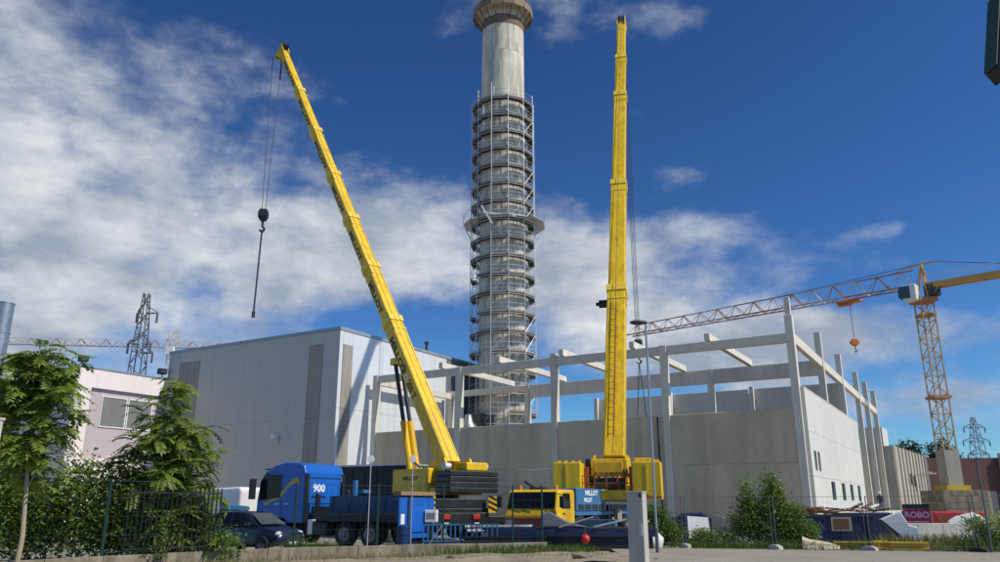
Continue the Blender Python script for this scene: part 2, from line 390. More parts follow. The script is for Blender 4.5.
# ================================================================ unfinished concrete hall
HP = (19.8, 52, 0)
hall = thing('concrete_hall', 'unfinished grey precast concrete hall with open roof frame and white side wall', 'building', HP, ROTA)
def hb(name, m, *b, bevel=.02):
    return MB().box(*b).build(name, m, hall, bevel=bevel, seg=1)
def panel_with_holes(name, m, parent, along, a0, a1, z0, z1, d0, d1, holes=()):
    """a precast panel in the plane along t or s, cut round its window openings"""
    mb = MB(); cuts = sorted(set([a0, a1] + [h[0] for h in holes] + [h[1] for h in holes]))
    for c0, c1 in zip(cuts[:-1], cuts[1:]):
        hs = sorted([h for h in holes if h[0] <= c0 + 1e-6 and h[1] >= c1 - 1e-6], key=lambda h: h[2]); z = z0
        for h in hs + [None]:
            zz = h[2] if h else z1
            if zz - z > 1e-4: mb.box(c0, c1, d0, d1, z, zz) if along == 't' else mb.box(d0, d1, c0, c1, z, zz)
            if h: z = h[3]
    return mb.build(name, m, parent)
for i, s in enumerate((0, 9, 18, 27, 36)):
    top = 13.0 if i else 14.2
    hb('column', 'concrete_frame', -.28, .28, s - .26, s + .26, 0, top + (.28 if i == 2 else 0))
hb('column', 'concrete_frame', -.17, .2, -.18, .18, 14.2, 15.5)
for i in range(4):
    for z0, z1 in ((0, .9), (.9, 4.38), (4.38, 7.9)):
        hb('wall_panel', 'concrete_warm', -.22, .04, 9 * i + .268, 9 * i + 8.732, z0 + .012, z1 - .012)
for i in range(4): hb('roof_beam', 'concrete_frame', -.2, .2, 9 * i + .265, 9 * i + 8.735, 12.32, 12.96)
for s in (5.6, 11.3, 17.2, 23, 28.7):
    MB().box(-.45, 12.1, s - .2, s + .2, 12.99, 13.5).build('rafter', 'concrete_frame', hall, bevel=.02, seg=1)
for i, s in enumerate((9, 18, 27, 36)):
    hb('column', 'concrete_frame', 11.74, 12.26, s - .25, s + .25, 0, 12.97)
for i in range(3): hb('roof_beam', 'concrete_frame', 11.8, 12.2, 9 * i + .255, 9 * i + 8.745, 11.75, 12.96)
hb('roof_beam', 'concrete_frame', 11.8, 12.2, 27.255, 35.745, 12.4, 12.96)
hb('roof_beam', 'concrete_frame', .29, 11.73, 35.82, 36.18, 12.15, 12.75)
for a, b in ((.29, 11.745), (12.255, 22.745), (23.255, 34.745), (35.255, 42.745), (43.255, 51.245)): hb('edge_beam', 'concrete_frame', a, b, -.18, .18, 12.35, 13.05)
for t in (12, 23, 35, 43, 51.5): hb('column', 'concrete_frame', t - .25, t + .25, -.25, .25, 0, 15.25)
# back wall of the first bays, with its columns
for i in range(3):
    for z0, z1 in ((0, 3.6), (3.6, 7.2), (7.2, 10.0), (10.0, 12.75)):
        hb('wall_panel', 'concrete_frame', 24.0, 24.25, 8.3 * i + .36, 8.3 * i + 8.28, z0 + .012, z1 - .012)
    hb('column', 'concrete_frame', 23.5, 23.98, 8.3 * i + 8.1, 8.3 * i + 8.5, 0, 12.9)
# white side wall with slot windows
wins = [(1.2, 2.1, 3.9, 5.2), (2.6, 3.5, 3.9, 5.2), (7.1, 8.9, 2.05, 3.35), (12.2, 14.0, 2.05, 3.35), (16.8, 18.6, 2.05, 3.35), (21.6, 23.4, 2.05, 3.35)]
ct = [.0, 5.6, 11.6, 17.3, 22.9, 27.2]
for a0, a1 in zip(ct[:-1], ct[1:]):
    for z0, z1 in ((0, 3.5), (3.5, 6.4), (6.4, 9.25)):
        hs = [(max(w[0], a0), min(w[1], a1), max(w[2], z0), min(w[3], z1)) for w in wins if w[0] < a1 and w[1] > a0 and w[2] < z1 and w[3] > z0]
        panel_with_holes('wall_panel', 'concrete_side', hall, 't', a0 + .012, a1 - .012, z0 + .01, z1 - .01, -.50, -.27, hs)
for w in wins:
    f = MB().box(w[0], w[1], -.36, -.32, w[2], w[2] + .07).box(w[0], w[1], -.36, -.32, w[3] - .07, w[3]).box(w[0], w[0] + .07, -.36, -.32, w[2] + .07, w[3] - .07).box(w[1] - .07, w[1], -.36, -.32, w[2] + .07, w[3] - .07).build('window', 'steel_dark', hall)
    MB().box(w[0] + .07, w[1] - .07, -.345, -.335, w[2] + .07, w[3] - .07).build('pane', 'glass_dark', f)
hb('coping', 'concrete_side', .0, 27.2, -.52, -.25, 9.25, 9.33)
# shaded end wall behind the far columns, and the dock in front of it
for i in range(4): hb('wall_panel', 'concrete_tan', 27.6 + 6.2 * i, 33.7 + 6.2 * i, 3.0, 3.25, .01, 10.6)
dock = MB().box(27.6, 54, -2.2, -.4, -.3, 1.1).build('dock', 'concrete_frame', hall, bevel=.03)
# drain pipe on the front
MB().tube((-.42, 9.6, 0), (-.42, 9.6, 7.8), .07).build('drain_pipe', 'steel_dark', hall, smooth=True)

# ================================================================ white clad factory building, its front's shade put into the panel colour
WP = (-14.1, 67.3, 0)
fac = thing('factory_building', 'large white metal clad factory block behind the left crane', 'building', WP, ROTA)
H = 16.9
MB().box(.12, 26, .12, 23, 0, H - .25).build('wall_core', 'clad_dark', fac)
ss = [.0, 1.9, 3.6] + [3.6 + 2.1 * k for k in range(1, 8)] + [21.4, 23.1]
for a, b in zip(ss[:-1], ss[1:]):
    brown = (abs(a - 1.9) < .01) or (abs(a - 18.3) < .01)
    for z0, z1 in ((0, 9.0), (9.0, H - .3)):
        if brown and z1 > 10:
            MB().box(-.02, .1, a + .02, b - .02, z0 + .01, 15.5).build('cladding_strip', 'clad_brown', fac)
            MB().box(0, .1, a + .015, b - .015, 15.52, z1).build('cladding_panel', 'clad_white_shaded', fac)
        else:
            MB().box(-.02 if brown else 0, .1, a + .005, b - .005, z0 + .006, z1 - .006).build('cladding_strip' if brown else 'cladding_panel', 'clad_brown' if brown else 'clad_white_shaded', fac)
tt = [.0, .45, 1.75, 3.9, 6, 8.1, 10.2, 12.3, 14.4, 16.5]
for a, b in zip(tt[:-1], tt[1:]):
    brown = abs(a - .45) < .01
    for z0, z1 in ((0, 9.8), (9.8, H - .3)):
        low = z1 < 10; m = 'clad_brown' if brown else 'clad_white'
        MB().box(a + .015, b - .015, -.02 if brown else 0, .1, z0 + .01, 15.4 if brown and not low else z1 - .01).build('cladding_strip' if brown else 'cladding_panel', m, fac)
        if brown and not low: MB().box(a + .01, b - .01, 0, .1, 15.42, z1 - .01).build('cladding_panel', 'clad_white', fac)
for k in range(4): MB().box(16.5 + 2.3 * k + .015, 18.8 + 2.3 * k - .015, 0, .1, 0, H - .3).build('cladding_panel', 'clad_dark', fac)
MB().box(-.06, .16, -.06, 23.2, H - .295, H).box(.16, 26, -.06, .16, H - .295, H).build('roof_trim', 'roof_trim', fac)
MB().box(.16, 26, .16, 23, H - .28, H - .2).build('roof', 'roof_trim', fac)
MB().tube((14, .8, H - .2), (14, .8, H + .9), .14).tube((14, .8, H + .9), (14, .8, H + 1.15), .24).build('roof_vent', 'steel_dark', fac)
lp = MB().bar((-.02, 6.6, 7.6), (-.5, 6.6, 7.5), .06).bar((-.05, 6.6, 7.7), (-.05, 6.6, 6.9), .08).build('wall_lamp', 'galv', fac)
MB().prism([(-.75, 7.35), (-.45, 7.35), (-.38, 7.62), (-.8, 7.72)], 6.4, 6.9).build('lamp_head', 'white_paint', lp)

# ================================================================ pale pink building on the left
PP = (-38.7, 70.7, 0)
pk = thing('pink_building', 'pale pink rendered building with wide grey window behind the tree', 'building', PP, ROTA)
PH = 13.95
# wall with a recess holding the window
rec = (1.6, 11.0, 5.8, 12.2)
panel_with_holes('wall', 'pink_render', pk, 't', 0, 15, 0, PH, 0, .5, [(rec[0], rec[1], rec[2], rec[3])])
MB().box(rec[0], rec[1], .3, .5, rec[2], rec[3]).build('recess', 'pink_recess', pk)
for k in range(2):
    a, b = 2.9 + 2.75 * k, 5.55 + 2.75 * k
    f = MB().box(a, b, .2, .3, 8.7, 8.8).box(a, b, .2, .3, 11.5, 11.6).box(a, a + .1, .2, .3, 8.8, 11.5).box(b - .1, b, .2, .3, 8.8, 11.5).build('window', 'white_paint', pk)
    MB().box(a + .1, b - .1, .25, .28, 8.8, 11.5).build('pane', 'glass_grey', f)
MB().box(.0, .5, .5, 8, 0, PH).build('end_wall', 'pink_render', pk)
MB().box(-.08, 15, -.08, .55, PH, PH + .12).build('coping', 'roof_trim', pk)
MB().box(.5, 15, .5, 8, PH - .6, PH - .4).build('roof', 'roof_trim', pk)
def flood(loc, ang, label):
    t = thing('floodlight', label, 'floodlight', loc, ang, 'floodlights on the pink roof')
    MB().tube((0, 0, 0), (0, 0, .45), .05).build('bracket', 'steel_dark', t)
    MB().prism([(-.35, .4), (.25, .45), (.35, .95), (-.25, 1.0)], -.4, .4).build('housing', 'steel_dark', t, bevel=.04)
    MB().box(.28, .31, -.3, .3, .52, .9).build('lens', 'glass_blue', t)
def pkw(t, s, z): p = Vector(PP) + AX * t + BX * s; return (p.x, p.y, z)
flood(pkw(.6, .3, PH + .12), R(-40), 'small black floodlight at the left corner of the pink roof')
flood(pkw(9.0, .3, PH + .12), R(-40), 'small black floodlight on the middle of the pink roof edge')
# brick wing beside it
bw = thing('brick_building', 'dark red brick wing with black overhanging roof behind the left tree', 'building', pkw(.6, .2, 0), ROTA)
MB().box(.2, 9, .3, 26, 0, 12.6).build('wall', 'brick_red', bw)
MB().prism([(-1.2, 12.62), (9.2, 12.62), (9.2, 12.8), (-1.6, 13.1)], .2, 26.5).build('roof', 'black_paint', bw)
for k in range(4):
    f = MB().box(.1, .19, 3 + 5 * k, 5.4 + 5 * k, 6, 8.6).build('window', 'white_paint', bw); MB().box(.07, .09, 3.1 + 5 * k, 5.3 + 5 * k, 6.1, 8.5).build('pane', 'glass_dark', f)
fl = thing('metal_flue', 'tall shiny silver metal flue at the left edge', 'chimney', (-49.2, 75, 0))
for k in range(7): MB().lathe([(0, 3 * k + .01), (.82, 3 * k + .01), (.82, 3 * k + 2.9), (.86, 3 * k + 2.9), (.86, 3 * k + 3.0), (0, 3 * k + 3.0)], 24).build('flue_section', 'steel', fl, smooth=True)

# ================================================================ chimney and its scaffold
CP = Vector((.35, 84, 0))
ch = thing('chimney', 'tall pale concrete factory chimney with round walkway near its top', 'chimney', CP)
def chr_(z): return 2.78 - .26 * z / 66
seg = 11
for k in range(seg):
    z0, z1 = k * 6.0, k * 6.0 + 6.0
    MB().lathe([(chr_(z0) - .3, z0), (chr_(z0), z0), (chr_(z1), z1 - .05), (chr_(z1) - .03, z1 - .045), (chr_(z1) - .03, z1), (chr_(z1) - .3, z1)], 48).build('shaft_section', 'chimney_shell', ch, smooth=True)
ZW = 60.4
pw = MB().lathe([(2.45, ZW - .22), (3.62, ZW - .22), (3.62, ZW), (2.45, ZW)], 40).build('walkway', 'chimney_shell', ch)
for k in range(16):
    a, b = 2 * math.pi * (k + .02) / 16, 2 * math.pi * (k + .98) / 16; q = [(math.cos(t) * r, math.sin(t) * r, z) for z in (ZW - .8, ZW + .15) for r, t in ((3.64, a), (3.64, b), (3.72, b), (3.72, a))]
    MB().add(q, [(0, 1, 2, 3), (7, 6, 5, 4), (0, 4, 5, 1), (1, 5, 6, 2), (2, 6, 7, 3), (3, 7, 4, 0)]).build('fascia_panel', 'walkway_rust', pw)
MB().lathe([(2.57, ZW - 2.8), (2.60, ZW - 2.8), (2.60, ZW - 1.6), (2.57, ZW - 1.6)], 48).build('rust_band', 'rust_stain', ch)
for k in range(20):
    a = 2 * math.pi * k / 20; c, s_ = math.cos(a), math.sin(a)
    MB().add([(2.5 * c - .06 * s_, 2.5 * s_ + .06 * c, ZW - 2.0), (2.5 * c + .06 * s_, 2.5 * s_ - .06 * c, ZW - 2.0), (3.6 * c + .06 * s_, 3.6 * s_ - .06 * c, ZW - .52), (3.6 * c - .06 * s_, 3.6 * s_ + .06 * c, ZW - .52), (3.6 * c, 3.6 * s_, ZW - .75), (2.5 * c, 2.5 * s_, ZW - 2.3)],
             [(0, 1, 2, 3), (0, 3, 4, 5), (1, 5, 4, 2)]).build('bracket', 'rust_stain', pw)
rl = MB()
for k in range(24):
    a, b = 2 * math.pi * k / 24, 2 * math.pi * (k + 1) / 24
    rl.tube((3.58 * math.cos(a), 3.58 * math.sin(a), ZW), (3.58 * math.cos(a), 3.58 * math.sin(a), ZW + 1.15), .03, n=5)
    for zz in (.4, .8, 1.15): rl.tube((3.58 * math.cos(a), 3.58 * math.sin(a), ZW + zz), (3.58 * math.cos(b), 3.58 * math.sin(b), ZW + zz), .022, n=4)
rl.build('railing', 'steel', pw)

sf = thing('chimney_scaffold', 'ring scaffold of steel tubes and timber decks wrapped round the chimney', 'scaffold', CP)
NS = 12; RO, RI = 3.72, 2.95; LV = [2.27 + 2.13 * k for k in range(22)]   # top 47
ph = R(9)
def sp(i, r, z): a = 2 * math.pi * i / NS + ph; return Vector((r * math.cos(a), r * math.sin(a), z))
st_o = None
for i in range(NS):
    for r in (RO, RI):
        p = sp(i, r, 0); ext = random.uniform(.6, 1.9)
        MB().tube((p.x, p.y, 0), (p.x, p.y, LV[-1] + ext), .04, n=6).build('standard_pole', 'scaffold_tube', sf, smooth=True)
for k, z in enumerate(LV):
    wide = k in (15,)
    ring = MB()
    for i in range(NS):
        a, b = sp(i, RO, z), sp(i + 1, RO, z); c, d = sp(i, RI, z), sp(i + 1, RI, z)
        for hh in (.55, 1.05): ring.tube(a + Vector((0, 0, hh)), b + Vector((0, 0, hh)), .022, n=5)
        ring.tube(a - Vector((0, 0, .08)), b - Vector((0, 0, .08)), .03, n=5); ring.tube(c - Vector((0, 0, .08)), d - Vector((0, 0, .08)), .03, n=5)
        ring.tube(a - Vector((0, 0, .1)), c - Vector((0, 0, .1)), .03, n=5)
        if random.random() < .28 and k + 1 < len(LV): ring.tube(a, sp(i + 1, RO, LV[k + 1]), .024, n=5)
        if not (random.random() < .06 and k > 2):
            dk = MB(); up = Vector((0, 0, .10))
            vs = [c * .995 + Vector((0, 0, z * .005)), d * .995 + Vector((0, 0, z * .005)), b, a]
            vs = [Vector((q.x, q.y, z)) for q in vs]
            dk.add(vs + [q + up for q in vs], [(0, 1, 2, 3), (7, 6, 5, 4), (0, 4, 5, 1), (1, 5, 6, 2), (2, 6, 7, 3), (3, 7, 4, 0)])
            q = dk.build('deck', 'deck_timber', sf)
            e = MB(); n_ = (a + b); n_.z = 0; n_.normalize()
            e.bar(a + Vector((0, 0, .15)) - n_ * .06, b + Vector((0, 0, .15 + random.uniform(-.02, .02))) - n_ * .06, .04, random.uniform(.24, .38)); e.build('toe_board', 'toe_timber', q)
    ring.build('guard_rail', 'scaffold_tube', sf)
# wider loading platforms part way up
ZP = LV[14] + .25
for i in range(NS):
    a, b = sp(i, RO + .03, ZP), sp(i + 1, RO + .03, ZP); ex = 1.15 if i in (10, 11, 0) else .85 if i in (5, 6) else .5
    c, d = sp(i, RO + ex, ZP), sp(i + 1, RO + ex, ZP)
    vs = [a, b, d, c]
    q = MB().add(vs + [v + Vector((0, 0, .06)) for v in vs], [(0, 1, 2, 3), (7, 6, 5, 4), (0, 4, 5, 1), (1, 5, 6, 2), (2, 6, 7, 3), (3, 7, 4, 0)]).build('platform_deck', 'galv', sf)
    MB().tube(c + Vector((0, 0, .06)), c + Vector((0, 0, 1.1)), .03, n=5).tube(c + Vector((0, 0, 1.1)), d + Vector((0, 0, 1.1)), .03, n=5).tube(c, sp(i, RO, ZP - 1.7), .035, n=5).build('bracket', 'galv', q)
for x0, z0, x1, z1 in ((-2.4, 1.1, -1.2, -1.0), (-2.2, .3, 1.4, -.1)):
    MB().bar((x0, -3.9, ZP + z0), (x1, -3.85, ZP + z1), .08, .14).build('loose_plank', 'white_paint', sf)
for k in range(46):
    kk = random.choice(range(1, 22)); i = random.choice((5, 6, 7, 8, 9)); f0 = random.uniform(.05, .5); f1 = f0 + random.uniform(.25, .5)
    a = sp(i, RO - .35, LV[kk] + .06).lerp(sp(i + 1, RO - .35, LV[kk] + .06), f0); b = sp(i, RO - .35, LV[kk] + .06).lerp(sp(i + 1, RO - .35, LV[kk] + .06), f1)
    MB().bar(a + Vector((0, 0, random.uniform(.1, .3))), b + Vector((0, 0, random.uniform(.1, .4))), .05, random.uniform(.15, .6)).build('sheeting', random.choice(('white_paint', 'white_paint', 'toe_timber', 'galv')), sf)
# small steel plant at the chimney foot
pl = thing('flue_plant', 'grey steel tanks and flue duct at the foot of the chimney', 'plant', (CP.x - 3.6, CP.y - 3.5, 0))
MB().lathe([(0, 0), (1.3, 0), (1.3, 9), (.5, 9.9), (.35, 10.6), (0, 10.6)], 20).build('tank', 'steel', pl, smooth=True)
MB().box(.2, 2.6, .4, 2.6, 0, 10.8).build('duct', 'steel_dark', pl, bevel=.05)

# ================================================================ lattice work
def lattice(parent, p0, p1, w0, w1, n, r, m, name='mast', diag=True, rc=None):
    """square lattice mast between two points along z"""
    mb = MB(); p0, p1 = Vector(p0), Vector(p1); rc = rc or r * 1.6
    def cn(k, i):
        t = k / n; w = (w0 + (w1 - w0) * t) / 2; c = p0.lerp(p1, t); return c + Vector(((-w, w, w, -w)[i % 4], (-w, -w, w, w)[i % 4], 0))
    for i in range(4): mb.bar(cn(0, i), cn(n, i), rc * 2)
    for k in range(n):
        for i in range(4):
            mb.bar(cn(k, i), cn(k + 1, i + 1), r * 2) if (k + i) % 2 else mb.bar(cn(k, i + 1), cn(k + 1, i), r * 2)
            if k % 2 == 0: mb.bar(cn(k, i), cn(k, i + 1), r * 2)
    return mb.build(name, m, parent)
def jib(parent, p0, p1, h, w, n, r, mats, tip=.7):
    """triangular jib: two lower chords, one upper; each bay its own piece"""
    p0, p1 = Vector(p0), Vector(p1); d = (p1 - p0).normalized(); sd = Vector((-d.y, d.x, 0)); L = (p1 - p0).length
    def q(k, kind):
        t = k / n; hh = h * (1 - (1 - tip) * t); c = p0 + d * L * t
        return c + sd * w / 2 if kind == 0 else c - sd * w / 2 if kind == 1 else c + Vector((0, 0, hh))
    for k in range(n):
        mm = mats[(k // 3) % 2]
        MB().bar(q(k, 0), q(k + 1, 0), r * 2.6).build('lower_chord', mm, parent); MB().bar(q(k, 1), q(k + 1, 1), r * 2.6).build('lower_chord', mm, parent)
        o = MB().bar(q(k, 2) if k == 0 else q(k - .5, 2), q(k + .5, 2), r * 2.4).build('upper_chord', mm, parent)
        m2 = MB()
        for kk in (0, 1):
            m2.bar(q(k, kk), q(k + .5, 2), r * 1.9); m2.bar(q(k + 1, kk), q(k + .5, 2), r * 1.3)
        m2.bar(q(k, 0), q(k, 1), r * 1.5); m2.bar(q(k, 0), q(k + 1, 1), r * 1.2)
        m2.build('brace', mats[2 + (k % 2)], o)
# ---- near tower crane
TC = Vector((47.8, 85, 0)); JZ = 25.6
tw = thing('tower_crane', 'orange tower crane with pale lattice jib reaching over the hall', 'tower crane', TC)
lattice(tw, (0, 0, 2.9), (0, 0, JZ - 2.0), 1.4, 1.4, 20, .032, 'mast_paint', 'mast', rc=.065)
for sx, sy in ((-1, 0), (1, 0), (0, -1), (0, 1)): MB().box(-.78 if not sx else sx * .80 - .03, .78 if not sx else sx * .80 + .03, -.78 if not sy else sy * .80 - .03, .78 if not sy else sy * .80 + .03, 3.7, 7.3).build('mast_hoarding', 'clad_brown', tw)
MB().box(-1.1, 1.1, -1.1, 1.1, JZ - 2.0, JZ - 1.5).build('slewing_ring', 'tower_rust', tw, bevel=.05); MB().box(-.8, .8, -.8, .8, JZ - 3.6, JZ - 3.3).build('mast_collar', 'tower_rust', tw)
MB().box(-.95, .95, -.95, .95, 12.8, 13.1).build('mast_collar', 'tower_rust', tw)
jd = Vector((-.727, .687, 0)); jn = Vector((-jd.y, jd.x, 0))
jib(tw, jd * .6 + Vector((0, 0, JZ)), jd * 39.5 + Vector((0, 0, JZ)), 1.95, 1.5, 15, .055, ('tower_rust', 'tower_pale', 'tower_pale', 'tower_rust'))
ap = Vector((0, 0, JZ + 2.5)); apx = MB()
for sx in (-.6, .6):
    for sd in (-1, 1): apx.bar(jd * sx * 1.2 + jn * sd * .7 + Vector((0, 0, JZ - 1.5)), ap - jd * .4 + jn * sd * .15, .14)
apx.bar(ap - jd * 1.9, ap + jd * .9, .16); apx.bar(ap, jd * 3.2 + Vector((0, 0, JZ + 1.9)), .1); apx.build('apex_frame', 'tower_yellow', tw)
cj = MB()
for sd in (-.55, .55): cj.bar(jn * sd + Vector((0, 0, JZ - .2)) - jd * .5, jn * sd - jd * 13 + Vector((0, 0, JZ - .2)), .22, .62)
for k in range(9): cj.bar(jn * -.55 - jd * (1 + 1.4 * k) + Vector((0, 0, JZ - .2)), jn * .55 - jd * (1 + 1.4 * k) + Vector((0, 0, JZ - .2)), .14, .3)
cj.build('counter_jib', 'tower_yellow', tw)
cr = MB()
for sd in (-.6, .6):
    cr.path([jn * sd - jd * (1 + .2) + Vector((0, 0, JZ + 1.0)), jn * sd - jd * 12.5 + Vector((0, 0, JZ + 1.0))], .03, 4)
    for k in range(9): cr.tube(jn * sd - jd * (1.2 + 1.4 * k) + Vector((0, 0, JZ)), jn * sd - jd * (1.2 + 1.4 * k) + Vector((0, 0, JZ + 1.0)), .025, n=4)
cr.build('counter_jib_railing', 'galv', tw)
MB().path([ap - jd * 1.8, -jd * 12 + Vector((0, 0, JZ))], .035, 4).path([ap, jd * 14 + Vector((0, 0, JZ + 1.8))], .035, 4).build('pendant_bar', 'steel_dark', tw)
for k in range(3):
    b0 = -jd * (10.6 + .75 * k) + Vector((0, 0, JZ - .9)); MB().bar(b0 - Vector((0, 0, .9)), b0 + Vector((0, 0, .6)), .6, 1.2, up=jn).build('ballast_block', 'concrete_frame', tw)
cb0 = jd * 1.0 - jn * 0 + Vector((-.9, -1.3, JZ - 1.5))
cab = MB().box(-.7, .75, -.7, .7, -.45, 1.35).build('cab', 'white_paint', tw, M=Matrix.Translation(cb0) @ Matrix.Rotation(math.atan2(jd.y, jd.x), 4, 'Z'), bevel=.1)
cm = Matrix.Translation(cb0) @ Matrix.Rotation(math.atan2(jd.y, jd.x), 4, 'Z')
MB().prism([(.76, -.4), (1.15, .05), (1.15, .85), (.76, 1.3)], -.68, .68).build('windscreen', 'glass_blue', cab, M=cm)
for sd in (-1, 1): MB().box(-.1, .7, sd * .71 - .012, sd * .71 + .012, -.2, 1.2).build('side_window', 'glass_blue', cab, M=cm)
MB().box(-.95, .35, .2, 1.35, JZ - 1.45, JZ - .1).build('control_cabinet', 'steel_dark', tw, M=Matrix.Translation((1.0, -1.6, 0)), bevel=.05)
td = jd * 8.0
tr = MB().bar(td - jd * 1.4 + Vector((0, 0, JZ - .5)), td + jd * 1.4 + Vector((0, 0, JZ - .5)), 1.3, .18).bar(td - jd * .2 + Vector((0, 0, JZ - .72)), td + jd * 1.3 + Vector((0, 0, JZ - .72)), .7, .28).build('trolley', 'orange_paint', tw)
MB().path([td + jn * .2 + Vector((0, 0, JZ - .6)), td + jn * .06 + Vector((0, 0, 20.6))], .018, 4).path([td - jn * .2 + Vector((0, 0, JZ - .6)), td - jn * .06 + Vector((0, 0, 20.6))], .018, 4).build('rope', 'rope_grey', tw)
hk = thing('hook_block', 'orange hook block hanging under the tower crane trolley', 'hook', TC + td + Vector((0, 0, 19.6)))
MB().prism([(-.6, .6), (-.2, 1.05), (.2, 1.05), (.6, .6), (.25, .2), (-.25, .2)], -.2, .2).build('block', 'orange_paint', hk, bevel=.06)
MB().path([(0, 0, .22), (0, 0, -.25), (.15, 0, -.42), (0, 0, -.58), (-.15, 0, -.45)], .06).build('hook', 'steel_dark', hk)
# foot of the tower: frame and stack of ballast slabs
MB().box(-1.25, 1.25, -1.25, 1.25, 3.2, 3.68).build('base_frame', 'plank_yellow', tw)
for k in range(5):
    for j in range(2): MB().box(-2.3, 2.3, -2.3 + 2.3 * j, -.05 + 2.3 * j, .05 + .63 * k, .65 + .63 * k).build('ballast_slab', 'concrete_old', tw, bevel=.03, seg=1)

# ---- far white tower crane and pylons
fc = thing('far_tower_crane', 'distant white and red tower crane behind the pink building', 'tower crane', (-72.5, 170, 0))
lattice(fc, (0, 0, 0), (0, 0, 39), 1.7, 1.7, 24, .045, 'tower_pale', rc=.08)
jib(fc, (0, -.5, 35.2), (-46, -6, 35.2), 1.7, 1.4, 18, .055, ('tower_pale', 'tower_pale', 'tower_pale', 'tower_rust'))
jib(fc, (0, -.5, 35.2), (14, 1, 35.2), 1.5, 1.4, 5, .055, ('tower_pale', 'tower_pale', 'tower_pale', 'tower_rust'))
MB().box(-.8, .8, -2.0, -.7, 33.4, 35.1).build('cab', 'white_paint', fc)
def pylon(name, label, loc, h, wb, arms, lean=1):
    t = thing(name, label, 'pylon', loc)
    lattice(t, (0, 0, 0), (0, 0, h * .72), wb, wb * .55, 12, .06, 'pylon_grey', 'lower_frame', rc=.085)
    lattice(t, (0, 0, h * .72), (0, 0, h), wb * .55, .9, 7, .055, 'pylon_grey', 'upper_frame', rc=.08)
    for za, s_, L in arms:
        w = wb * .3; a = MB()
        for sd in (-.5, .5): a.bar((s_ * w * .4, sd * w, za), (s_ * L, 0, za + .1), .14); a.bar((s_ * w * .4, sd * w, za + 1.5), (s_ * L, 0, za + .2), .14)
        o = a.build('cross_arm', 'pylon_grey', t)
        MB().lathe([(0, za - 1.9), (.22, za - 1.9), (.22, za), (0, za)], 8, Matrix.Translation((s_ * L, 0, 0))).build('insulator', 'pylon_grey', o)
pylon('power_pylon', 'dark lattice power pylon rising behind the pink building', (-70.5, 150, 0), 42.3, 3.9, ((38.2, 1, 2.6), (38.2, -1, 1.4), (32.0, -1, 2.4), (32.0, 1, 2.0), (30.2, 1, 2.6)))
pylon('power_pylon', 'small distant lattice power pylon right of the tower crane mast', (180.5, 300, 0), 34, 6, ((30, 1, 4), (30, -1, 4), (25, 1, 5), (25, -1, 5), (20, 1, 4), (20, -1, 4)))

# ================================================================ buildings far right
tb = thing('tan_building', 'tan precast concrete building with ribbed wall beyond the hall columns', 'building', (54.6, 110, 0), R(90 - 35))
for k in range(9):
    MB().box(3.1 * k + .03, 3.1 * k + 2.95, 0, .3, 0, 9.6).build('wall_panel', 'concrete_tan', tb)
    MB().box(3.1 * k + 2.95, 3.1 * k + 3.13, -.18, .2, 0, 9.7).build('rib', 'concrete_tan', tb)
MB().box(0, 27.9, .3, 14, 0, 9.3).build('core', 'concrete_tan', tb)
for k in range(4): MB().box(-.28, -.02, .1 + 3.4 * k, 3.4 + 3.4 * k, 0, 9.6).build('wall_panel', 'concrete_warm', tb)
MB().box(-.2, 4, 1.2, 6, 9.62, 12.2).build('roof_house', 'concrete_side', tb)
for k, (x, z) in enumerate(((11, 4.6), (14, 4.4))):
    f = MB().box(x, x + .9, -.06, -.01, z, z + 1.6).build('window', 'steel_dark', tb); MB().box(x + .08, x + .82, -.075, -.062, z + .08, z + 1.52).build('pane', 'glass_dark', f)
for x in (15.5, 20.5):
    lp = MB().bar((x, 0, 6.0), (x, -1.6, 6.4), .1).build('wall_lamp', 'galv', tb); MB().box(x - .2, x + .2, -2.4, -1.5, 6.35, 6.55).build('lamp_head', 'white_paint', lp)
tb2 = thing('tan_annex', 'tan precast annex left of the brown building', 'building', (74.6, 146, 0), R(-4))
for k in range(3): MB().box(-.2 + 1.25 * k, 1.0 + 1.25 * k, 0, .3, 0, 10.6).build('wall_panel', 'concrete_tan', tb2)
MB().box(-.2, 3.5, .3, 8, 0, 10.4).build('core', 'concrete_tan', tb2); MB().box(-.3, 3.6, -.4, -.02, 3.0, 3.6).build('canopy', 'black_paint', tb2)
bb = thing('brown_building', 'low brown clad warehouse behind the tower crane foot', 'building', (80.0, 150, 0), R(-4))
MB().box(0, 60, .3, 20, 0, 9.6).build('core', 'brown_clad', bb)
for k in range(20): MB().box(3 * k + .03, 3 * k + 2.97, 0, .3, 4.2, 10.2).build('cladding_panel', 'brown_clad', bb)
for k in range(20):
    MB().box(3 * k + .03, 3 * k + 2.97, 0, .3, 0, 4.16).build('wall_panel', 'brown_clad' if k % 3 else 'concrete_tan', bb)
for k in (1, 2, 4, 6, 7):
    f = MB().box(3 * k + .5, 3 * k + 2.6, -.1, -.02, 1.2, 3.9).build('window', 'white_paint', bb); MB().box(3 * k + .65, 3 * k + 2.45, -.12, -.102, 1.35, 3.75).build('pane', 'glass_blue', f)
MB().box(13.2, 20.5, -.8, -.02, 0, 11.0).build('pier', 'concrete_tan', bb)
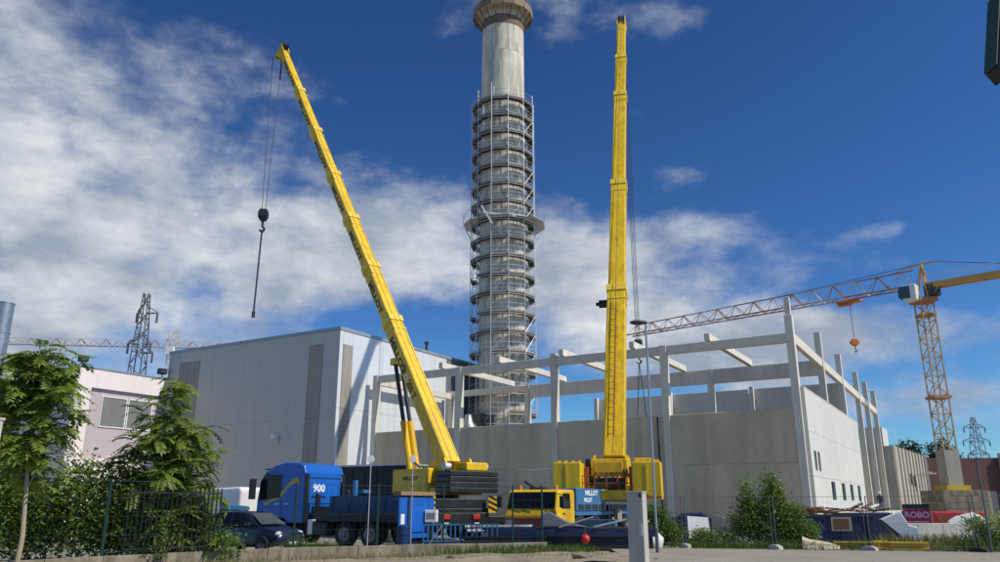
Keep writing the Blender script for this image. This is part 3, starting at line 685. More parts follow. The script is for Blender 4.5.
# ================================================================ mobile cranes
def boom_profile(w, h):
    return [(-w / 2, h / 2), (w / 2, h / 2), (w / 2, -h * .22), (w * .40, -h * .40), (w * .22, -h / 2), (-w * .22, -h / 2), (-w * .40, -h * .40), (-w / 2, -h * .22)]
def build_boom(root, P0, P1, us, ws, hs, lettering=None, number=None):
    P0, P1 = Vector(P0), Vector(P1); d = (P1 - P0).normalized(); L = (P1 - P0).length
    hd = Vector((d.x, d.y, 0)).normalized(); lf = Vector((-hd.y, hd.x, 0)); up = d.cross(lf); up = up if up.z > 0 else -up
    def ring(q, w, h): return [q + lf * a + up * b for a, b in boom_profile(w, h)]
    for i in range(len(ws)):
        a, b = us[i] * L, us[i + 1] * L; w, h = ws[i], hs[i]
        o = MB().loft([ring(P0 + d * (a - (.9 if i else 0)), w, h), ring(P0 + d * b, w, h)]).build('boom_section', 'boom_yellow', root, bevel=.03)
        if i < len(ws) - 1:
            for back, ln, g in ((.55, .5, .14), (1.25, .12, .08)):
                MB().loft([ring(P0 + d * (b - back), w + g, h + g), ring(P0 + d * (b - back + ln), w + g, h + g)]).build('collar', 'crane_yellow_edge', o, bevel=.02)
        for sd in (-1, 1):   # rib along the upper edge
            MB().bar(P0 + d * (a + .1) + lf * sd * (w / 2 + .012) + up * (h / 2 - .07), P0 + d * (b - 1.4) + lf * sd * (w / 2 + .012) + up * (h / 2 - .07), .03, .08, up=up).build('edge_rib', 'crane_yellow_edge', o)
        if lettering and i < lettering[1]:
            ln = (b - a - 2.1) if i else 3.0
            mid = P0 + d * ((a + .35 + b - 1.4) / 2 if i else b - 1.5 - ln / 2) + lf * (w / 2 + .012) - up * h * .08
            text(lettering[0], h * .54, 'letter_black', o, mid, -d, up, squash=ln / (h * .54 * 3.6))
        if number and i == 0:
            text(number, h * .55, 'letter_black', o, P0 + d * 5.4 + lf * (w / 2 + .012) - up * h * .06, -d, up, squash=.9)
            for k, rr in ((6.95, .26), (6.35, .2)):
                zz = lf; xx = d; yy = zz.cross(xx); Mr = Matrix(((xx.x, yy.x, zz.x, 0), (xx.y, yy.y, zz.y, 0), (xx.z, yy.z, zz.z, 0), (0, 0, 0, 1)))
                MB().lathe([(rr - .07, 0), (rr - .07, .02), (rr, .02), (rr, 0)], 18, Matrix.Translation(P0 + d * k + lf * (w / 2 + .004) - up * h * .05) @ Mr).build('emblem', 'letter_black' if rr > .22 else 'letter_white', o)
    # head with sheaves
    t = P1; w, h = ws[-1], hs[-1]
    hdw = MB()
    for sd in (-1, 1): hdw.add([t + lf * sd * (w / 2 + k) + up * q[0] + d * q[1] for k in (0, .05 * sd) for q in ((h / 2 + .12, -.5), (h / 2 + .25, .55), (-h * .2, .85), (-h * .95, .55), (-h * .6, -.4))],
        [(0, 1, 2, 3, 4), (9, 8, 7, 6, 5)] + [(i, (i + 1) % 5, (i + 1) % 5 + 5, i + 5) for i in range(5)])
    ho = hdw.build('boom_head', 'crane_yellow', root)
    for q, r in ((up * (h / 2 + .1) + d * .35, .3), (-up * h * .75 + d * .35, .34)):
        for k in (-.22, -.08, .08, .22):
            Mx = Matrix.Translation(t + q + lf * k); z = lf; x = d; y = z.cross(x)
            Mr = Matrix(((x.x, y.x, z.x, 0), (x.y, y.y, z.y, 0), (x.z, y.z, z.z, 0), (0, 0, 0, 1)))
            MB().lathe([(.05, -.04), (r, -.04), (r * .86, 0), (r, .04), (.05, .04)], 16, Mx @ Mr).build('sheave', 'steel_dark', ho)
    return d, lf, up, L
def carrier(root, Mx, ang, m, front, rear, wd, axles, cabm, plates=True):
    MB().box(-rear, front - 1.9, -.55, .55, .75, 1.35).build('chassis', 'steel_dark', root, M=Mx)
    MB().box(-rear, front - 2.1, -wd / 2 + .05, wd / 2 - .05, 1.36, 1.56).build('deck', m, root, M=Mx, bevel=.03)
    for x in axles:
        for sd in (-1, 1): wheel(root, Mx @ Vector((x, sd * (wd / 2 - .28), .68)), ang, .68, .5)
        MB().bar((x, -wd / 2 + .5, .68), (x, wd / 2 - .5, .68), .22).build('axle', 'steel_dark', root, M=Mx)
    for x in (-rear + .5, front - 2.7):
        for sd in (-1, 1):
            o = MB().bar((x, sd * .5, 1.0), (x, sd * (wd / 2 + 1.9), 1.0), .3, .34).build('outrigger', m, root, M=Mx, bevel=.02)
            MB().tube((x, sd * (wd / 2 + 1.8), 1.3), (x, sd * (wd / 2 + 1.8), .16), .1).build('jack', 'chrome', o, M=Mx)
            MB().lathe([(0, .02), (.42, .02), (.42, .12), (.15, .2), (0, .2)], 14, Mx @ Matrix.Translation((x, sd * (wd / 2 + 1.8), 0))).build('pad', 'steel_dark', o)
# ---------------------------------------------------- right crane
TR = Vector((6.35, 44.1, 0))
rc = thing('mobile_crane', 'yellow mobile crane with upright boom and blue yellow carrier before the concrete wall', 'crane', TR)
angc = R(180 + 59.3); CM = Matrix.Translation((-.45, .2, 0)) @ Matrix.Rotation(angc, 4, 'Z') @ Matrix.Diagonal((1, .94, .91, 1))
carrier(rc, CM, angc, 'carrier_blue', 9.0, 5.2, 2.75, (6.2, 4.5, .2, -1.5, -3.2), 'crane_yellow')
F = 9.0; w2 = 1.375
cabprof = [(F - 2.1, .85), (F - .06, .85), (F, 1.35), (F - .14, 1.62), (F - .42, 2.52), (F - .62, 2.62), (F - 2.0, 2.62), (F - 2.1, 2.5)]
cab = MB().prism(cabprof, -w2, w2).build('carrier_cab', 'crane_yellow', rc, M=CM, bevel=.07)
sl = Vector((-.28, 0, .90)).normalized(); nrm = Vector((.90, 0, .28)).normalized()
c0 = Vector((F - .28, 0, 2.07)) + nrm * .02
ws_ = MB().add([c0 + Vector((0, y, 0)) + sl * z for y, z in ((-1.29, -.38), (1.29, -.38), (1.24, .44), (-1.24, .44))] + [c0 - nrm * .05 + Vector((0, y, 0)) + sl * z for y, z in ((-1.29, -.38), (1.29, -.38), (1.24, .44), (-1.24, .44))],
   [(0, 1, 2, 3), (7, 6, 5, 4), (0, 4, 5, 1), (1, 5, 6, 2), (2, 6, 7, 3), (3, 7, 4, 0)]).build('windscreen', 'glass_dark', cab, M=CM)
for y in (-.35, .15): MB().bar(c0 + Vector((.03, y, 0)) - sl * .42, c0 + Vector((.035, y - .45, 0)) - sl * .2, .035, .03).build('wiper', 'black_paint', cab, M=CM)
MB().box(F - .05, F + .06, -1.38, 1.38, .8, 1.28).build('bumper', 'bumper_rust', cab, M=CM, bevel=.03)
MB().box(F - .08, F + .02, -1.3, 1.3, .55, .78).build('apron', 'navy_and_shaded_blue', cab, M=CM, bevel=.03)
for sd in (-1, 1):
    MB().box(F + .055, F + .085, sd * 1.05 - .2, sd * 1.05 + .2, .92, 1.16).build('headlight', 'headlamp', cab, M=CM)
    MB().prism([(F - 1.62, 1.7), (F - .68, 1.7), (F - .86, 2.44), (F - 1.55, 2.44)], sd * w2 - .012, sd * w2 + .012).build('door_window', 'glass_dark', cab, M=CM)
    MB().bar((F - .3, sd * 1.4, 2.4), (F - .1, sd * 1.75, 2.35), .04).box(F - .2, F - .05, sd * 1.72 - .11, sd * 1.72 + .11, 1.75, 2.3).build('mirror', 'black_paint', cab, M=CM)
    MB().box(F - 1.0, F - .85, sd * w2 - .03, sd * w2 + .03, 1.42, 1.5).build('door_handle', 'black_paint', cab, M=CM)
    MB().lathe([(0, 2.62), (.1, 2.62), (.1, 2.78), (.06, 2.84), (0, 2.84)], 10, CM @ Matrix.Translation((F - .9, sd * 1.0, 0))).build('beacon', 'orange_paint', cab, smooth=True)
MB().box(F - 1.5, F - 1.1, -.6, .2, 2.62, 2.75).bar((F - 1.3, -.4, 2.7), (F - 1.1, -.9, 3.05), .12).build('roof_horn', 'black_paint', cab, M=CM)
eng = MB().box(3.2, 6.7, -w2, w2, 1.57, 2.72).build('engine_housing', 'carrier_blue', rc, M=CM, bevel=.05)
MB().box(3.0, 6.85, -w2 - .01, w2 + .01, 1.36, 1.5).build('mudguard', 'carrier_blue', rc, M=CM)
for k in range(4): MB().box(3.5 + .8 * k, 4.15 + .8 * k, w2 + .001, w2 + .02, 1.65, 1.9).build('grille', 'steel_dark', eng, M=CM)
xd = CM.to_3x3() @ Vector((-1, 0, 0)); yd = Vector((0, 0, 1))
text('MILLOT', .32, 'letter_white', eng, CM @ Vector((5.0, w2 + .006, 2.48)), xd, yd, squash=1.35)
text('MILLOT', .27, 'letter_white', eng, CM @ Vector((5.4, w2 + .006, 2.12)), xd, yd, squash=1.0)
MB().box(-4.8, 2.6, -w2, w2, 1.57, 1.9).build('rear_deck', 'navy_and_shaded_blue', rc, M=CM, bevel=.03)
for x in (1.8, -.6, -4.2): MB().box(x - .3, x + .3, w2 - .1, w2 + .15, .95, 1.7).build('tool_box', 'plank_grey', rc, M=CM, bevel=.03)
# upper works; boom points away from the camera over the hall
Pf = Vector((6.14, 42.6, 3.9)); Pt = Vector((11.15, 62.0, 43.9))
hA = math.atan2(Pt.y - Pf.y, Pt.x - Pf.x); UM = Matrix.Rotation(hA, 4, 'Z')
MB().lathe([(0, 1.91), (1.25, 1.91), (1.25, 2.35), (0, 2.35)], 24).build('turntable', 'steel_dark', rc)
MB().box(-2.6, 2.2, -1.3, 1.3, 2.36, 2.7).build('slewing_platform', 'crane_yellow', rc, M=UM, bevel=.03)
for sd in (-1, 1): MB().prism([(-2.4, 2.7), (.6, 2.7), (-.6, 4.1), (-1.9, 4.25), (-2.4, 3.6)], sd * .85 - .06, sd * .85 + .06).build('boom_foot_cheek', 'crane_yellow', rc, M=UM)
MB().box(-2.9, -2.3, -.95, .95, 3.15, 4.0).build('winch_frame', 'crane_yellow', rc, M=UM, bevel=.05)
for z in (2.75,): MB().tube((-2.65, -.8, z), (-2.65, .8, z), .3, n=16).build('winch_drum', 'rope_grey', rc, M=UM, smooth=True)
cwt = MB().box(-4.0, -2.95, -1.25, 1.25, 1.95, 2.42).build('counterweight_base', 'crane_yellow', rc, M=UM, bevel=.04)
for sd in (-1, 1):
    for k in range(2):
        y0 = sd * (1.28 + .72 * k); y1 = sd * (1.28 + .72 * k + .70)
        o = MB().box(-4.25, -2.85, min(y0, y1), max(y0, y1), 1.95, 3.78).build('counterweight_slab', 'crane_yellow', rc, M=UM, bevel=.05)
        for j in range(2): MB().box(-3.4, -3.2, (y0 + y1) / 2 - .24 + .34 * j, (y0 + y1) / 2 - .1 + .34 * j, 3.78, 3.92).build('lifting_lug', 'crane_yellow_edge', o, M=UM)
    MB().box(-4.28, -4.251, sd * 2.0 - .045, sd * 2.0 + .045, 2.2, 3.7).build('lashing_bar', 'crane_yellow_edge', rc, M=UM)
pf = MB()
for y in (-1.2, -.6, 0, .6, 1.2): pf.tube((-4.1, y, 2.42), (-4.1, y, 3.12), .025, n=5)
for z in (2.75, 3.12): pf.tube((-4.1, -1.2, z), (-4.1, 1.2, z), .025, n=5)
pf.build('railing', 'bumper_rust', rc, M=UM)
random.seed(77)
for k in range(9):   # hoses and pipes between the winch and the counterweight
    y = -1.15 + .28 * k; MB().path([(-2.2, y, 2.75), (-2.75 - random.uniform(0, .3), y + random.uniform(-.2, .2), 2.5 + random.uniform(0, .5)), (-3.0, y + random.uniform(-.2, .2), 3.0 + random.uniform(0, .4)), (-2.9, y * .8, 3.5)], .035, 6).build('hose', random.choice(('black_paint', 'bumper_rust', 'steel_dark')), rc, M=UM)
for y in (-1.15, 1.15): MB().box(-3.05, -2.9, y - .12, y + .12, 2.42, 3.6).build('counterweight_cylinder', 'bumper_rust', rc, M=UM, bevel=.03)
MB().box(-4.27, -4.252, 1.3, 2.66, 2.05, 2.12).build('lashing_bar', 'bumper_rust', rc, M=UM); MB().box(-4.27, -4.252, -2.66, -1.3, 2.05, 2.12).build('lashing_bar', 'bumper_rust', rc, M=UM)
MB().box(-3.02, -2.91, -.7, .7, 3.3, 3.85).build('access_hatch', 'crane_yellow', rc, M=UM, bevel=.03)
hs_ = MB().box(-2.2, .3, 1.0, 2.0, 2.72, 3.3).build('hydraulic_unit', 'steel_dark', rc, M=UM, bevel=.05)
MB().box(-2.4, -2.0, .95, 1.3, 3.3, 4.05).build('exhaust', 'black_paint', rc, M=UM, bevel=.05)
ccab = MB().prism([(.2, 2.5), (2.0, 2.5), (2.3, 3.0), (1.9, 4.2), (.2, 4.2)], -2.1, -1.0).build('operator_cab', 'crane_yellow', rc, M=UM, bevel=.06)
MB().box(.4, 1.7, -2.12, -2.105, 3.1, 4.0).build('cab_window', 'glass_dark', ccab, M=UM)
d, lf, up, L = build_boom(rc, Pf - TR, Pt - TR, [0, .274, .503, .75, .875, 1.0], [1.10, 1.0, .90, .80, .72], [1.35, 1.22, 1.1, .98, .88])
for sd in (-.32, .0): MB().tube((1.3, sd, 2.6), UM.inverted() @ (Pf - TR + d * 9.5 - up * .8), .17, .12, n=12).build('luffing_cylinder', 'crane_yellow', rc, M=UM, smooth=True)
# long service ladder and dark tread marks up the base section, cable reel
lad = MB()
for k in range(22): q = Pf - TR + d * (1.5 + .42 * k) + up * .78; lad.bar(q - lf * .16, q + lf * .16, .03)
for sd in (-.16, .16): lad.bar(Pf - TR + d * 1.3 + up * .78 + lf * sd, Pf - TR + d * 10.9 + up * .78 + lf * sd, .03)
lad.build('ladder', 'crane_yellow', rc)
q = Pf - TR + d * 11.2 + lf * .85; MB().tube(q - lf * .25, q + lf * .3, .26, n=12).tube(q + lf * .3, q + lf * .5, .12, n=8).build('cable_reel', 'black_paint', rc)
rp = MB(); hz = 14.7
hook_at = Pt - TR + up * -.6 + d * .4
for k in (-.22, -.08, .08, .22): rp.tube(hook_at + lf * k, Vector((hook_at.x, hook_at.y, hz)) + lf * k * .7, .02, n=4)
rp.tube(Pt - TR + up * .6, Pf - TR + up * 1.0, .018, n=4); rp.build('hoist_rope', 'rope_grey', rc)
hb_ = TR + Vector((hook_at.x, hook_at.y, hz))
hk = thing('hook_block', 'black hook block with chains hanging behind the roof beam right of the upright boom', 'hook', hb_ - Vector((0, 0, 1.8)))
MB().box(-.32, .32, -.25, .25, .7, 1.85).build('block', 'black_paint', hk, bevel=.1)
MB().path([(0, 0, .7), (0, 0, .3), (.2, 0, .1), (.05, 0, -.15), (-.2, 0, 0)], .08).build('hook', 'black_paint', hk)
MB().path([(0, 0, -.05), (-.5, 0, -6.5)], .035, 5).path([(0, 0, -.05), (.6, .2, -6.5)], .035, 5).build('chain', 'steel_dark', hk)
# ---------------------------------------------------- left crane
TL = Vector((-3.45, 43.2, 0))
lc = thing('mobile_crane', 'yellow mobile crane with lettered boom leaning left over the factory', 'crane', TL)
angl = R(110); CL = Matrix.Rotation(angl, 4, 'Z')
carrier(lc, CL, angl, 'black_paint', 8.5, 4.6, 2.9, (5.5, 3.9, .4, -1.3, -3.0), 'black_paint')
MB().box(6.4, 8.4, -1.4, 1.4, .8, 2.6).build('carrier_cab', 'crane_yellow', lc, M=CL, bevel=.08)
MB().box(-4.72, -4.6, -1.4, 1.4, .75, 1.35).build('rear_beam', 'black_paint', lc, M=CL, bevel=.03)
MB().box(-4.6, -3.0, -1.3, 1.3, 1.57, 2.0).build('rear_box', 'black_paint', lc, M=CL, bevel=.04)
for sd in (-1, 1):
    o = MB().box(-4.80, -4.72, sd * .75 - .17, sd * .75 + .17, 1.05, 1.27).build('tail_light', 'red_lamp', lc, M=CL, bevel=.02)
    MB().box(-4.80, -4.72, sd * .75 - .12, sd * .75 + .12, .82, .9).build('number_plate', 'white_paint', lc, M=CL)
    pb = MB().box(-4.82, -4.78, sd * 1.55 - .22, sd * 1.55 + .22, 1.35, 2.1).build('chevron_board', 'crane_yellow', lc, M=CL)
    for k in range(3): MB().add([(-4.825, sd * 1.55 + a * .92, 1.35 + b + .25 * k) for a, b in ((-.24, .02), (.24, .22), (.24, .34), (-.24, .14))], [(0, 1, 2, 3)]).build('stripe', 'black_paint', pb, M=CL)
Pf = Vector((-2.68, 42.0, 3.6)); Pt = Vector((-19.6, 62.0, 41.0))
hA = math.atan2(Pt.y - Pf.y, Pt.x - Pf.x); UL = Matrix.Rotation(hA, 4, 'Z')
MB().lathe([(0, 1.57), (1.25, 1.57), (1.25, 2.2), (0, 2.2)], 24).build('turntable', 'steel_dark', lc)
MB().box(-2.3, 2.0, -1.35, 1.35, 2.2, 2.55).build('slewing_platform', 'crane_yellow', lc, M=UL, bevel=.03)
sp_ = MB().box(-1.3, 2.05, .55, 1.45, 2.3, 3.55).build('side_housing', 'crane_yellow', lc, M=UL, bevel=.06)
xd = UL.to_3x3() @ Vector((-1, 0, 0))
text('MILLOT', .26, 'letter_black', sp_, UL @ Vector((.3, 1.457, 3.05)), xd, (0, 0, 1), squash=1.6)
for sd in (-1, 1): MB().prism([(-2.3, 2.5), (.7, 2.5), (-.7, 3.9), (-1.9, 4.05), (-2.3, 3.4)], sd * .82 - .06, sd * .82 + .06).build('boom_foot_cheek', 'crane_yellow', lc, M=UL)
for k in range(4):
    MB().box(-3.3, -2.0, -1.6, 1.5, 2.3 + .27 * k, 2.56 + .27 * k).build('counterweight_slab', 'black_paint', lc, M=UL, bevel=.04)
MB().box(-3.2, -2.1, -1.0, .4, 3.385, 3.8).build('winch_frame', 'crane_yellow', lc, M=UL, bevel=.06)
MB().tube((-2.6, -1.35, 3.6), (-2.6, -1.02, 3.6), .21, n=14).build('winch_drum', 'galv', lc, M=UL, smooth=True); MB().tube((-2.2, .75, 3.6), (-2.2, 1.1, 3.6), .2, n=14).build('winch_drum', 'galv', lc, M=UL, smooth=True)
ccab = MB().prism([(.3, 2.3), (2.1, 2.3), (2.4, 2.9), (2.0, 4.0), (.3, 4.0)], -2.3, -1.4).build('operator_cab', 'crane_yellow', lc, M=UL, bevel=.06)
MB().box(.5, 1.8, -2.32, -2.305, 2.9, 3.8).build('cab_window', 'glass_dark', ccab, M=UL)
ru = MB().tube((-.4, 1.25, 3.55), (.5, 1.2, 3.95), .07, n=8).build('hydraulic_hose', 'chrome', lc, M=UL)
d, lf, up, L = build_boom(lc, Pf - TL, Pt - TL, [0, .243, .354, .468, .584, .716, .853, 1.0], [.86, .80, .75, .70, .65, .60, .56], [1.06, .99, .93, .87, .81, .76, .71], ('MILLOT', 7), '200 T')
c1 = Pf - TL + d * 8.2 - up * .68; c0_ = UL @ Vector((1.9, 0, 2.7))
for sd in (-.22, .22):
    m_ = c0_.lerp(c1, .5)
    o = MB().tube(c0_ + lf * sd, m_ + lf * sd, .2, .2, 14).build('luffing_cylinder', 'crane_yellow', lc, smooth=True)
    MB().tube(m_ + lf * sd, c1 + lf * sd, .12, .12, 12).build('piston_rod', 'steel_dark', o, smooth=True)
MB().box(-.45, .45, -.36, .36, -.3, .1).build('cylinder_bracket', 'crane_yellow', lc, M=Matrix.Translation(c1 + up * .15) @ Matrix.Rotation(hA, 4, 'Z'))
hook_at = Pt - TL - up * .65 + d * .4 + Vector((d.x, d.y, 0)).normalized() * .55
MB().bar(Pt - TL - up * .3, hook_at + Vector((0, 0, .2)), .5, .5).build('boom_nose', 'crane_yellow', lc)
rp = MB(); hz = 26.2
rp.tube(hook_at + lf * .42, Vector((hook_at.x, hook_at.y, hz)) + lf * .16, .03, n=5); rp.tube(hook_at - lf * .42, Vector((hook_at.x, hook_at.y, hz)) - lf * .16, .03, n=5)
rp.tube(Pt - TL + up * .6, Pf - TL + up * .9, .018, n=4); rp.build('hoist_rope', 'rope_grey', lc)
MB().bar(hook_at - lf * .42, hook_at - lf * .42 - Vector((0, 0, 1.9)), .12).build('limit_weight', 'black_paint', lc)
hk = thing('hook_block', 'black hook block with long sling hanging from the leaning boom', 'hook', TL + Vector((hook_at.x, hook_at.y, hz - 1.6)))
MB().prism([(-.22, .62), (.22, .62), (.40, .95), (.42, 1.35), (.30, 1.68), (-.30, 1.68), (-.42, 1.35), (-.40, .95)], -.26, .26).build('block', 'black_paint', hk, bevel=.06)
for y in (-.3, .3): MB().lathe([(0, -.03), (.34, -.03), (.34, .03), (0, .03)], 18, Matrix.Translation((0, y, 1.28)) @ Matrix.Rotation(R(90), 4, 'X')).build('sheave', 'steel_dark', hk)
MB().path([(0, 0, .7), (0, 0, .1), (.22, 0, -.1), (.05, 0, -.38), (-.22, 0, -.2)], .1).build('hook', 'black_paint', hk)
MB().path([(0, 0, -.3), (-.1, .05, -7.4)], .075, 6).path([(-.1, .05, -7.4), (-.1, .05, -7.9)], .14, 6).build('sling', 'steel_dark', hk)

# ================================================================ blue heavy truck
TP = Vector((-8.62, 35.5, 0)) + AX * 1.25
tk = thing('heavy_truck', 'blue heavy truck with gold stripe on its cab and low blue body', 'truck', TP, R(149.3))
prof = [(-.0, .95), (0, 3.1), (.10, 3.38), (.45, 3.52), (1.3, 3.56), (1.9, 3.42), (2.5, 3.16), (2.78, 2.75), (2.92, 1.9), (2.95, .5), (2.3, .5), (2.2, .95), (1.9, 1.15), (1.2, 1.15), (.9, .95)]
cab = MB().prism(prof, -1.25, 1.25).build('cab', 'truck_blue', tk, bevel=.06)
sg = {1: -1, -1: 1}
for sd in (-1, 1):
    MB().prism([(1.45, 2.02), (2.86, 1.9), (2.74, 2.74), (2.45, 3.08), (1.45, 3.02)], sd * 1.25 - .015, sd * 1.25 + .015).build('side_window', 'glass_dark', cab)
    dr = MB().box(1.36, 1.38, sd * 1.25 - .008, sd * 1.25 + .008, 1.2, 3.0).box(2.72, 2.74, sd * 1.25 - .008, sd * 1.25 + .008, 1.2, 2.0).build('door_seam', 'black_paint', cab)
    MB().box(1.45, 1.7, sd * 1.28 - .03, sd * 1.28 + .03, 1.72, 1.79).box(.85, 1.1, sd * 1.28 - .03, sd * 1.28 + .03, 1.72, 1.79).build('door_handle', 'galv', cab)
    # flowing stripe
    pts = [(.35 + .19 * k, 2.75 - .95 / (1 + math.exp(-(k - 5) * .75)) + .06 * math.sin(k)) for k in range(12)]
    rb = MB(); n = len(pts)
    vs = [(x, sd * 1.259, z + .13 * (1 - k / n * .6)) for k, (x, z) in enumerate(pts)] + [(x, sd * 1.259, z - .13 * (1 - k / n * .6)) for k, (x, z) in enumerate(pts)]
    rb.add(vs, [(i, i + 1, i + 1 + n, i + n) for i in range(n - 1)]).build('gold_stripe', 'stripe_gold', cab)
    MB().bar((2.75, sd * 1.28, 2.9), (2.9, sd * 1.62, 2.9), .05).box(2.78, 2.98, sd * 1.6 - .13, sd * 1.6 + .13, 1.95, 2.85).build('mirror', 'black_paint', cab, bevel=.03)
    MB().box(-.12, .0, sd * 1.15 - .08, sd * 1.15 + .08, 1.0, 3.05).build('side_deflector', 'black_paint', cab)
    MB().box(.95, 2.2, sd * 1.255 - .05, sd * 1.255 + .05, .52, .9).build('step', 'black_paint', cab, bevel=.02)
    for x in (1.6, -2.35, -3.75): wheel(tk, (x, sd * 1.02, .52), 0, .52, .36)
    MB().box(-1.45, -.25, sd * .95 - .3, sd * .95 + .3, .45, 1.0).build('fuel_tank', 'black_paint', tk, bevel=.08)
MB().box(2.93, 2.97, -1.15, 1.15, .55, 1.9).build('front_grille', 'black_paint', cab)
MB().prism([(2.60, 2.84), (2.80, 2.70), (2.915, 1.95), (2.96, 1.95), (2.87, 2.74), (2.66, 2.9)], -1.12, 1.12).build('windscreen', 'glass_dark', cab)
MB().bar((2.35, -1.2, 3.28), (2.35, 1.2, 3.28), .5, .06).build('sun_visor', 'black_paint', cab)
text('900', .46, 'letter_white', cab, (-.008, .35, 2.42), (0, -1, 0), (0, 0, 1), squash=1.1)
MB().box(-.012, -.002, -.1, .8, 2.02, 2.1).build('rear_vent', 'black_paint', cab)
MB().box(-.02, -.003, -1.1, 1.1, 2.86, 2.9).box(-.02, -.003, -1.1, 1.1, 1.75, 1.78).build('rear_seam', 'navy_and_shaded_blue', cab)
for y in (-1.1, 1.1): MB().box(-.06, -.003, y - .06, y + .06, 2.72, 2.98).build('work_light', 'headlamp', cab)
MB().box(-5.2, 2.2, -.45, .45, .7, 1.0).build('chassis', 'steel_dark', tk)
MB().box(-1.35, -.22, -1.0, 1.0, 1.02, 1.65).tube((-.5, .9, 1.6), (-.5, .9, 2.2), .12).tube((-.9, -.6, 1.6), (-.9, -.6, 2.35), .1).build('engine_gear', 'black_paint', tk, bevel=.05)
MB().box(-.6, -.35, 1.02, 1.27, .5, 1.1).build('number_board', 'white_paint', tk)
body = MB().box(-5.2, -1.5, -1.25, 1.25, 1.02, 2.08).build('load_body', 'navy_and_shaded_blue', tk, bevel=.04)  # blue body painted darker for its shaded flank; sunlit tailgate gets brighter blue
MB().box(-5.2, -1.5, 1.251, 1.27, 1.02, 1.42).build('side_skirt', 'black_paint', body)
for k in range(4): MB().box(-1.7 - .95 * k, -1.62 - .95 * k, 1.252, 1.30, 1.43, 2.06).build('side_post', 'navy_and_shaded_blue', body)
tg = MB().box(-5.26, -5.203, -1.22, 1.22, .62, 2.0).build('tailgate', 'truck_blue', tk, bevel=.02)
MB().box(-5.29, -5.262, .55, .68, .6, 2.0).build('post', 'black_paint', tg)
MB().box(-5.32, -4.9, -1.2, 1.2, 2.085, 2.24).build('timber_board', 'wood', tk)
for y in (-1.0, 1.02): MB().box(-5.30, -5.262, y - .12, y + .12, .95, 1.35).build('tail_light', 'white_paint', tg)
MB().box(-5.35, -5.262, -1.2, 1.2, .4, .58).build('under_run_bar', 'truck_blue', tk)
MB().tube((-2.0, .2, 2.08), (-2.0, .2, 2.75), .12).box(-2.4, -1.8, -.4, .1, 2.08, 2.35).build('hydraulic_tank', 'carrier_blue', tk)
MB().box(-4.6, -2.6, -.9, .7, 2.08, 2.2).build('tarpaulin_roll', 'black_tarp', tk, bevel=.05)

# ================================================================ black curtain trailer behind it
bt = thing('curtain_trailer', 'long black tarpaulin trailer parked behind the blue truck', 'trailer', (-5.35, 45.6, 0), R(149.3))
MB().box(0, 8.6, -2.5, 0, 1.2, 3.88).build('curtain', 'black_tarp', bt, bevel=.05)
MB().box(-.05, 8.65, -2.52, .03, 3.885, 4.0).build('roof_rail', 'galv', bt, bevel=.02)
MB().box(-.05, 8.65, -2.52, .03, 1.0, 1.18).build('side_rail', 'steel_dark', bt)
for k in range(10): MB().box(.4 + .88 * k, .46 + .88 * k, .005, .025, 1.2, 3.86).build('strap', 'steel_dark', bt)
for x in (1.2, 2.5, 3.8):
    for y in (-.4, -2.1): wheel(bt, (x, y, .5), 0, .5, .34)
MB().box(0, 8.4, -1.7, -.8, .75, .99).build('chassis', 'steel_dark', bt)

# ================================================================ parked car
cr_ = thing('parked_car', 'dark blue hatchback car parked nose towards the low wall', 'car', (-9.45, 31.2, 0), R(-26))
def csec(x, zb, zt, w, r=.12): return [(x, -w + r, zb), (x, w - r, zb), (x, w, zb + r), (x, w * 1.0, (zb + zt) / 2), (x, w - .03, zt - r), (x, w - .14, zt), (x, -w + .14, zt), (x, -w + .03, zt - r), (x, -w, (zb + zt) / 2), (x, -w, zb + r)]
body = MB().loft([csec(-2.0, .45, .85, .72), csec(-1.9, .25, .95, .82), csec(-1.2, .22, .97, .87), (csec(0, .2, .97, .88)), csec(.95, .22, .95, .87), csec(1.6, .24, .84, .84), csec(1.9, .28, .72, .78), csec(2.0, .38, .6, .68)]).build('body', 'car_navy', cr_, smooth=True, bevel=.03)
def gsec(x, w0, z0, w1, z1): return [(x, -w0, z0), (x, w0, z0), (x, w1, z1), (x, -w1, z1)]
MB().loft([[(-1.92, -.74, .95), (-1.92, .74, .95), (-1.62, .60, 1.36), (-1.62, -.60, 1.36)], [(-1.1, -.8, .96), (-1.1, .8, .96), (-1.1, .62, 1.45), (-1.1, -.62, 1.45)], [(-.2, -.8, .96), (-.2, .8, .96), (-.2, .62, 1.48), (-.2, -.62, 1.48)], [(.98, -.78, .94), (.98, .78, .94), (.25, .6, 1.42), (.25, -.6, 1.42)]]).build('roof', 'car_navy', cr_, bevel=.05)
MB().add([(.975, -.66, 1.0), (.975, .66, 1.0), (.36, .52, 1.40), (.36, -.52, 1.40)], [(0, 1, 2, 3)]).build('windscreen', 'glass_blue', cr_, M=Matrix.Translation((.03, 0, .015)))
for sd in (-1, 1):
    MB().add([(.7, sd * .80, 1.0), (.15, sd * .655, 1.39), (-.35, sd * .655, 1.42), (-.35, sd * .80, 1.0)], [(0, 1, 2, 3)]).build('side_window', 'glass_dark', cr_)
    MB().add([(-.45, sd * .80, 1.0), (-.45, sd * .655, 1.42), (-1.1, sd * .655, 1.40), (-1.5, sd * .79, 1.0)], [(0, 1, 2, 3)]).build('side_window', 'glass_dark', cr_)
    MB().sphere((1.78, sd * .58, .66), .16, 6, (.9, 1.1, .8)).build('headlight', 'headlamp', cr_, smooth=True)
    MB().box(.55, .75, sd * .95 - .11, sd * .95 + .11, .95, 1.1).build('mirror', 'car_navy', cr_, bevel=.04)
    for x in (1.25, -1.25): wheel(cr_, (x, sd * .78, .31), 0, .31, .2)
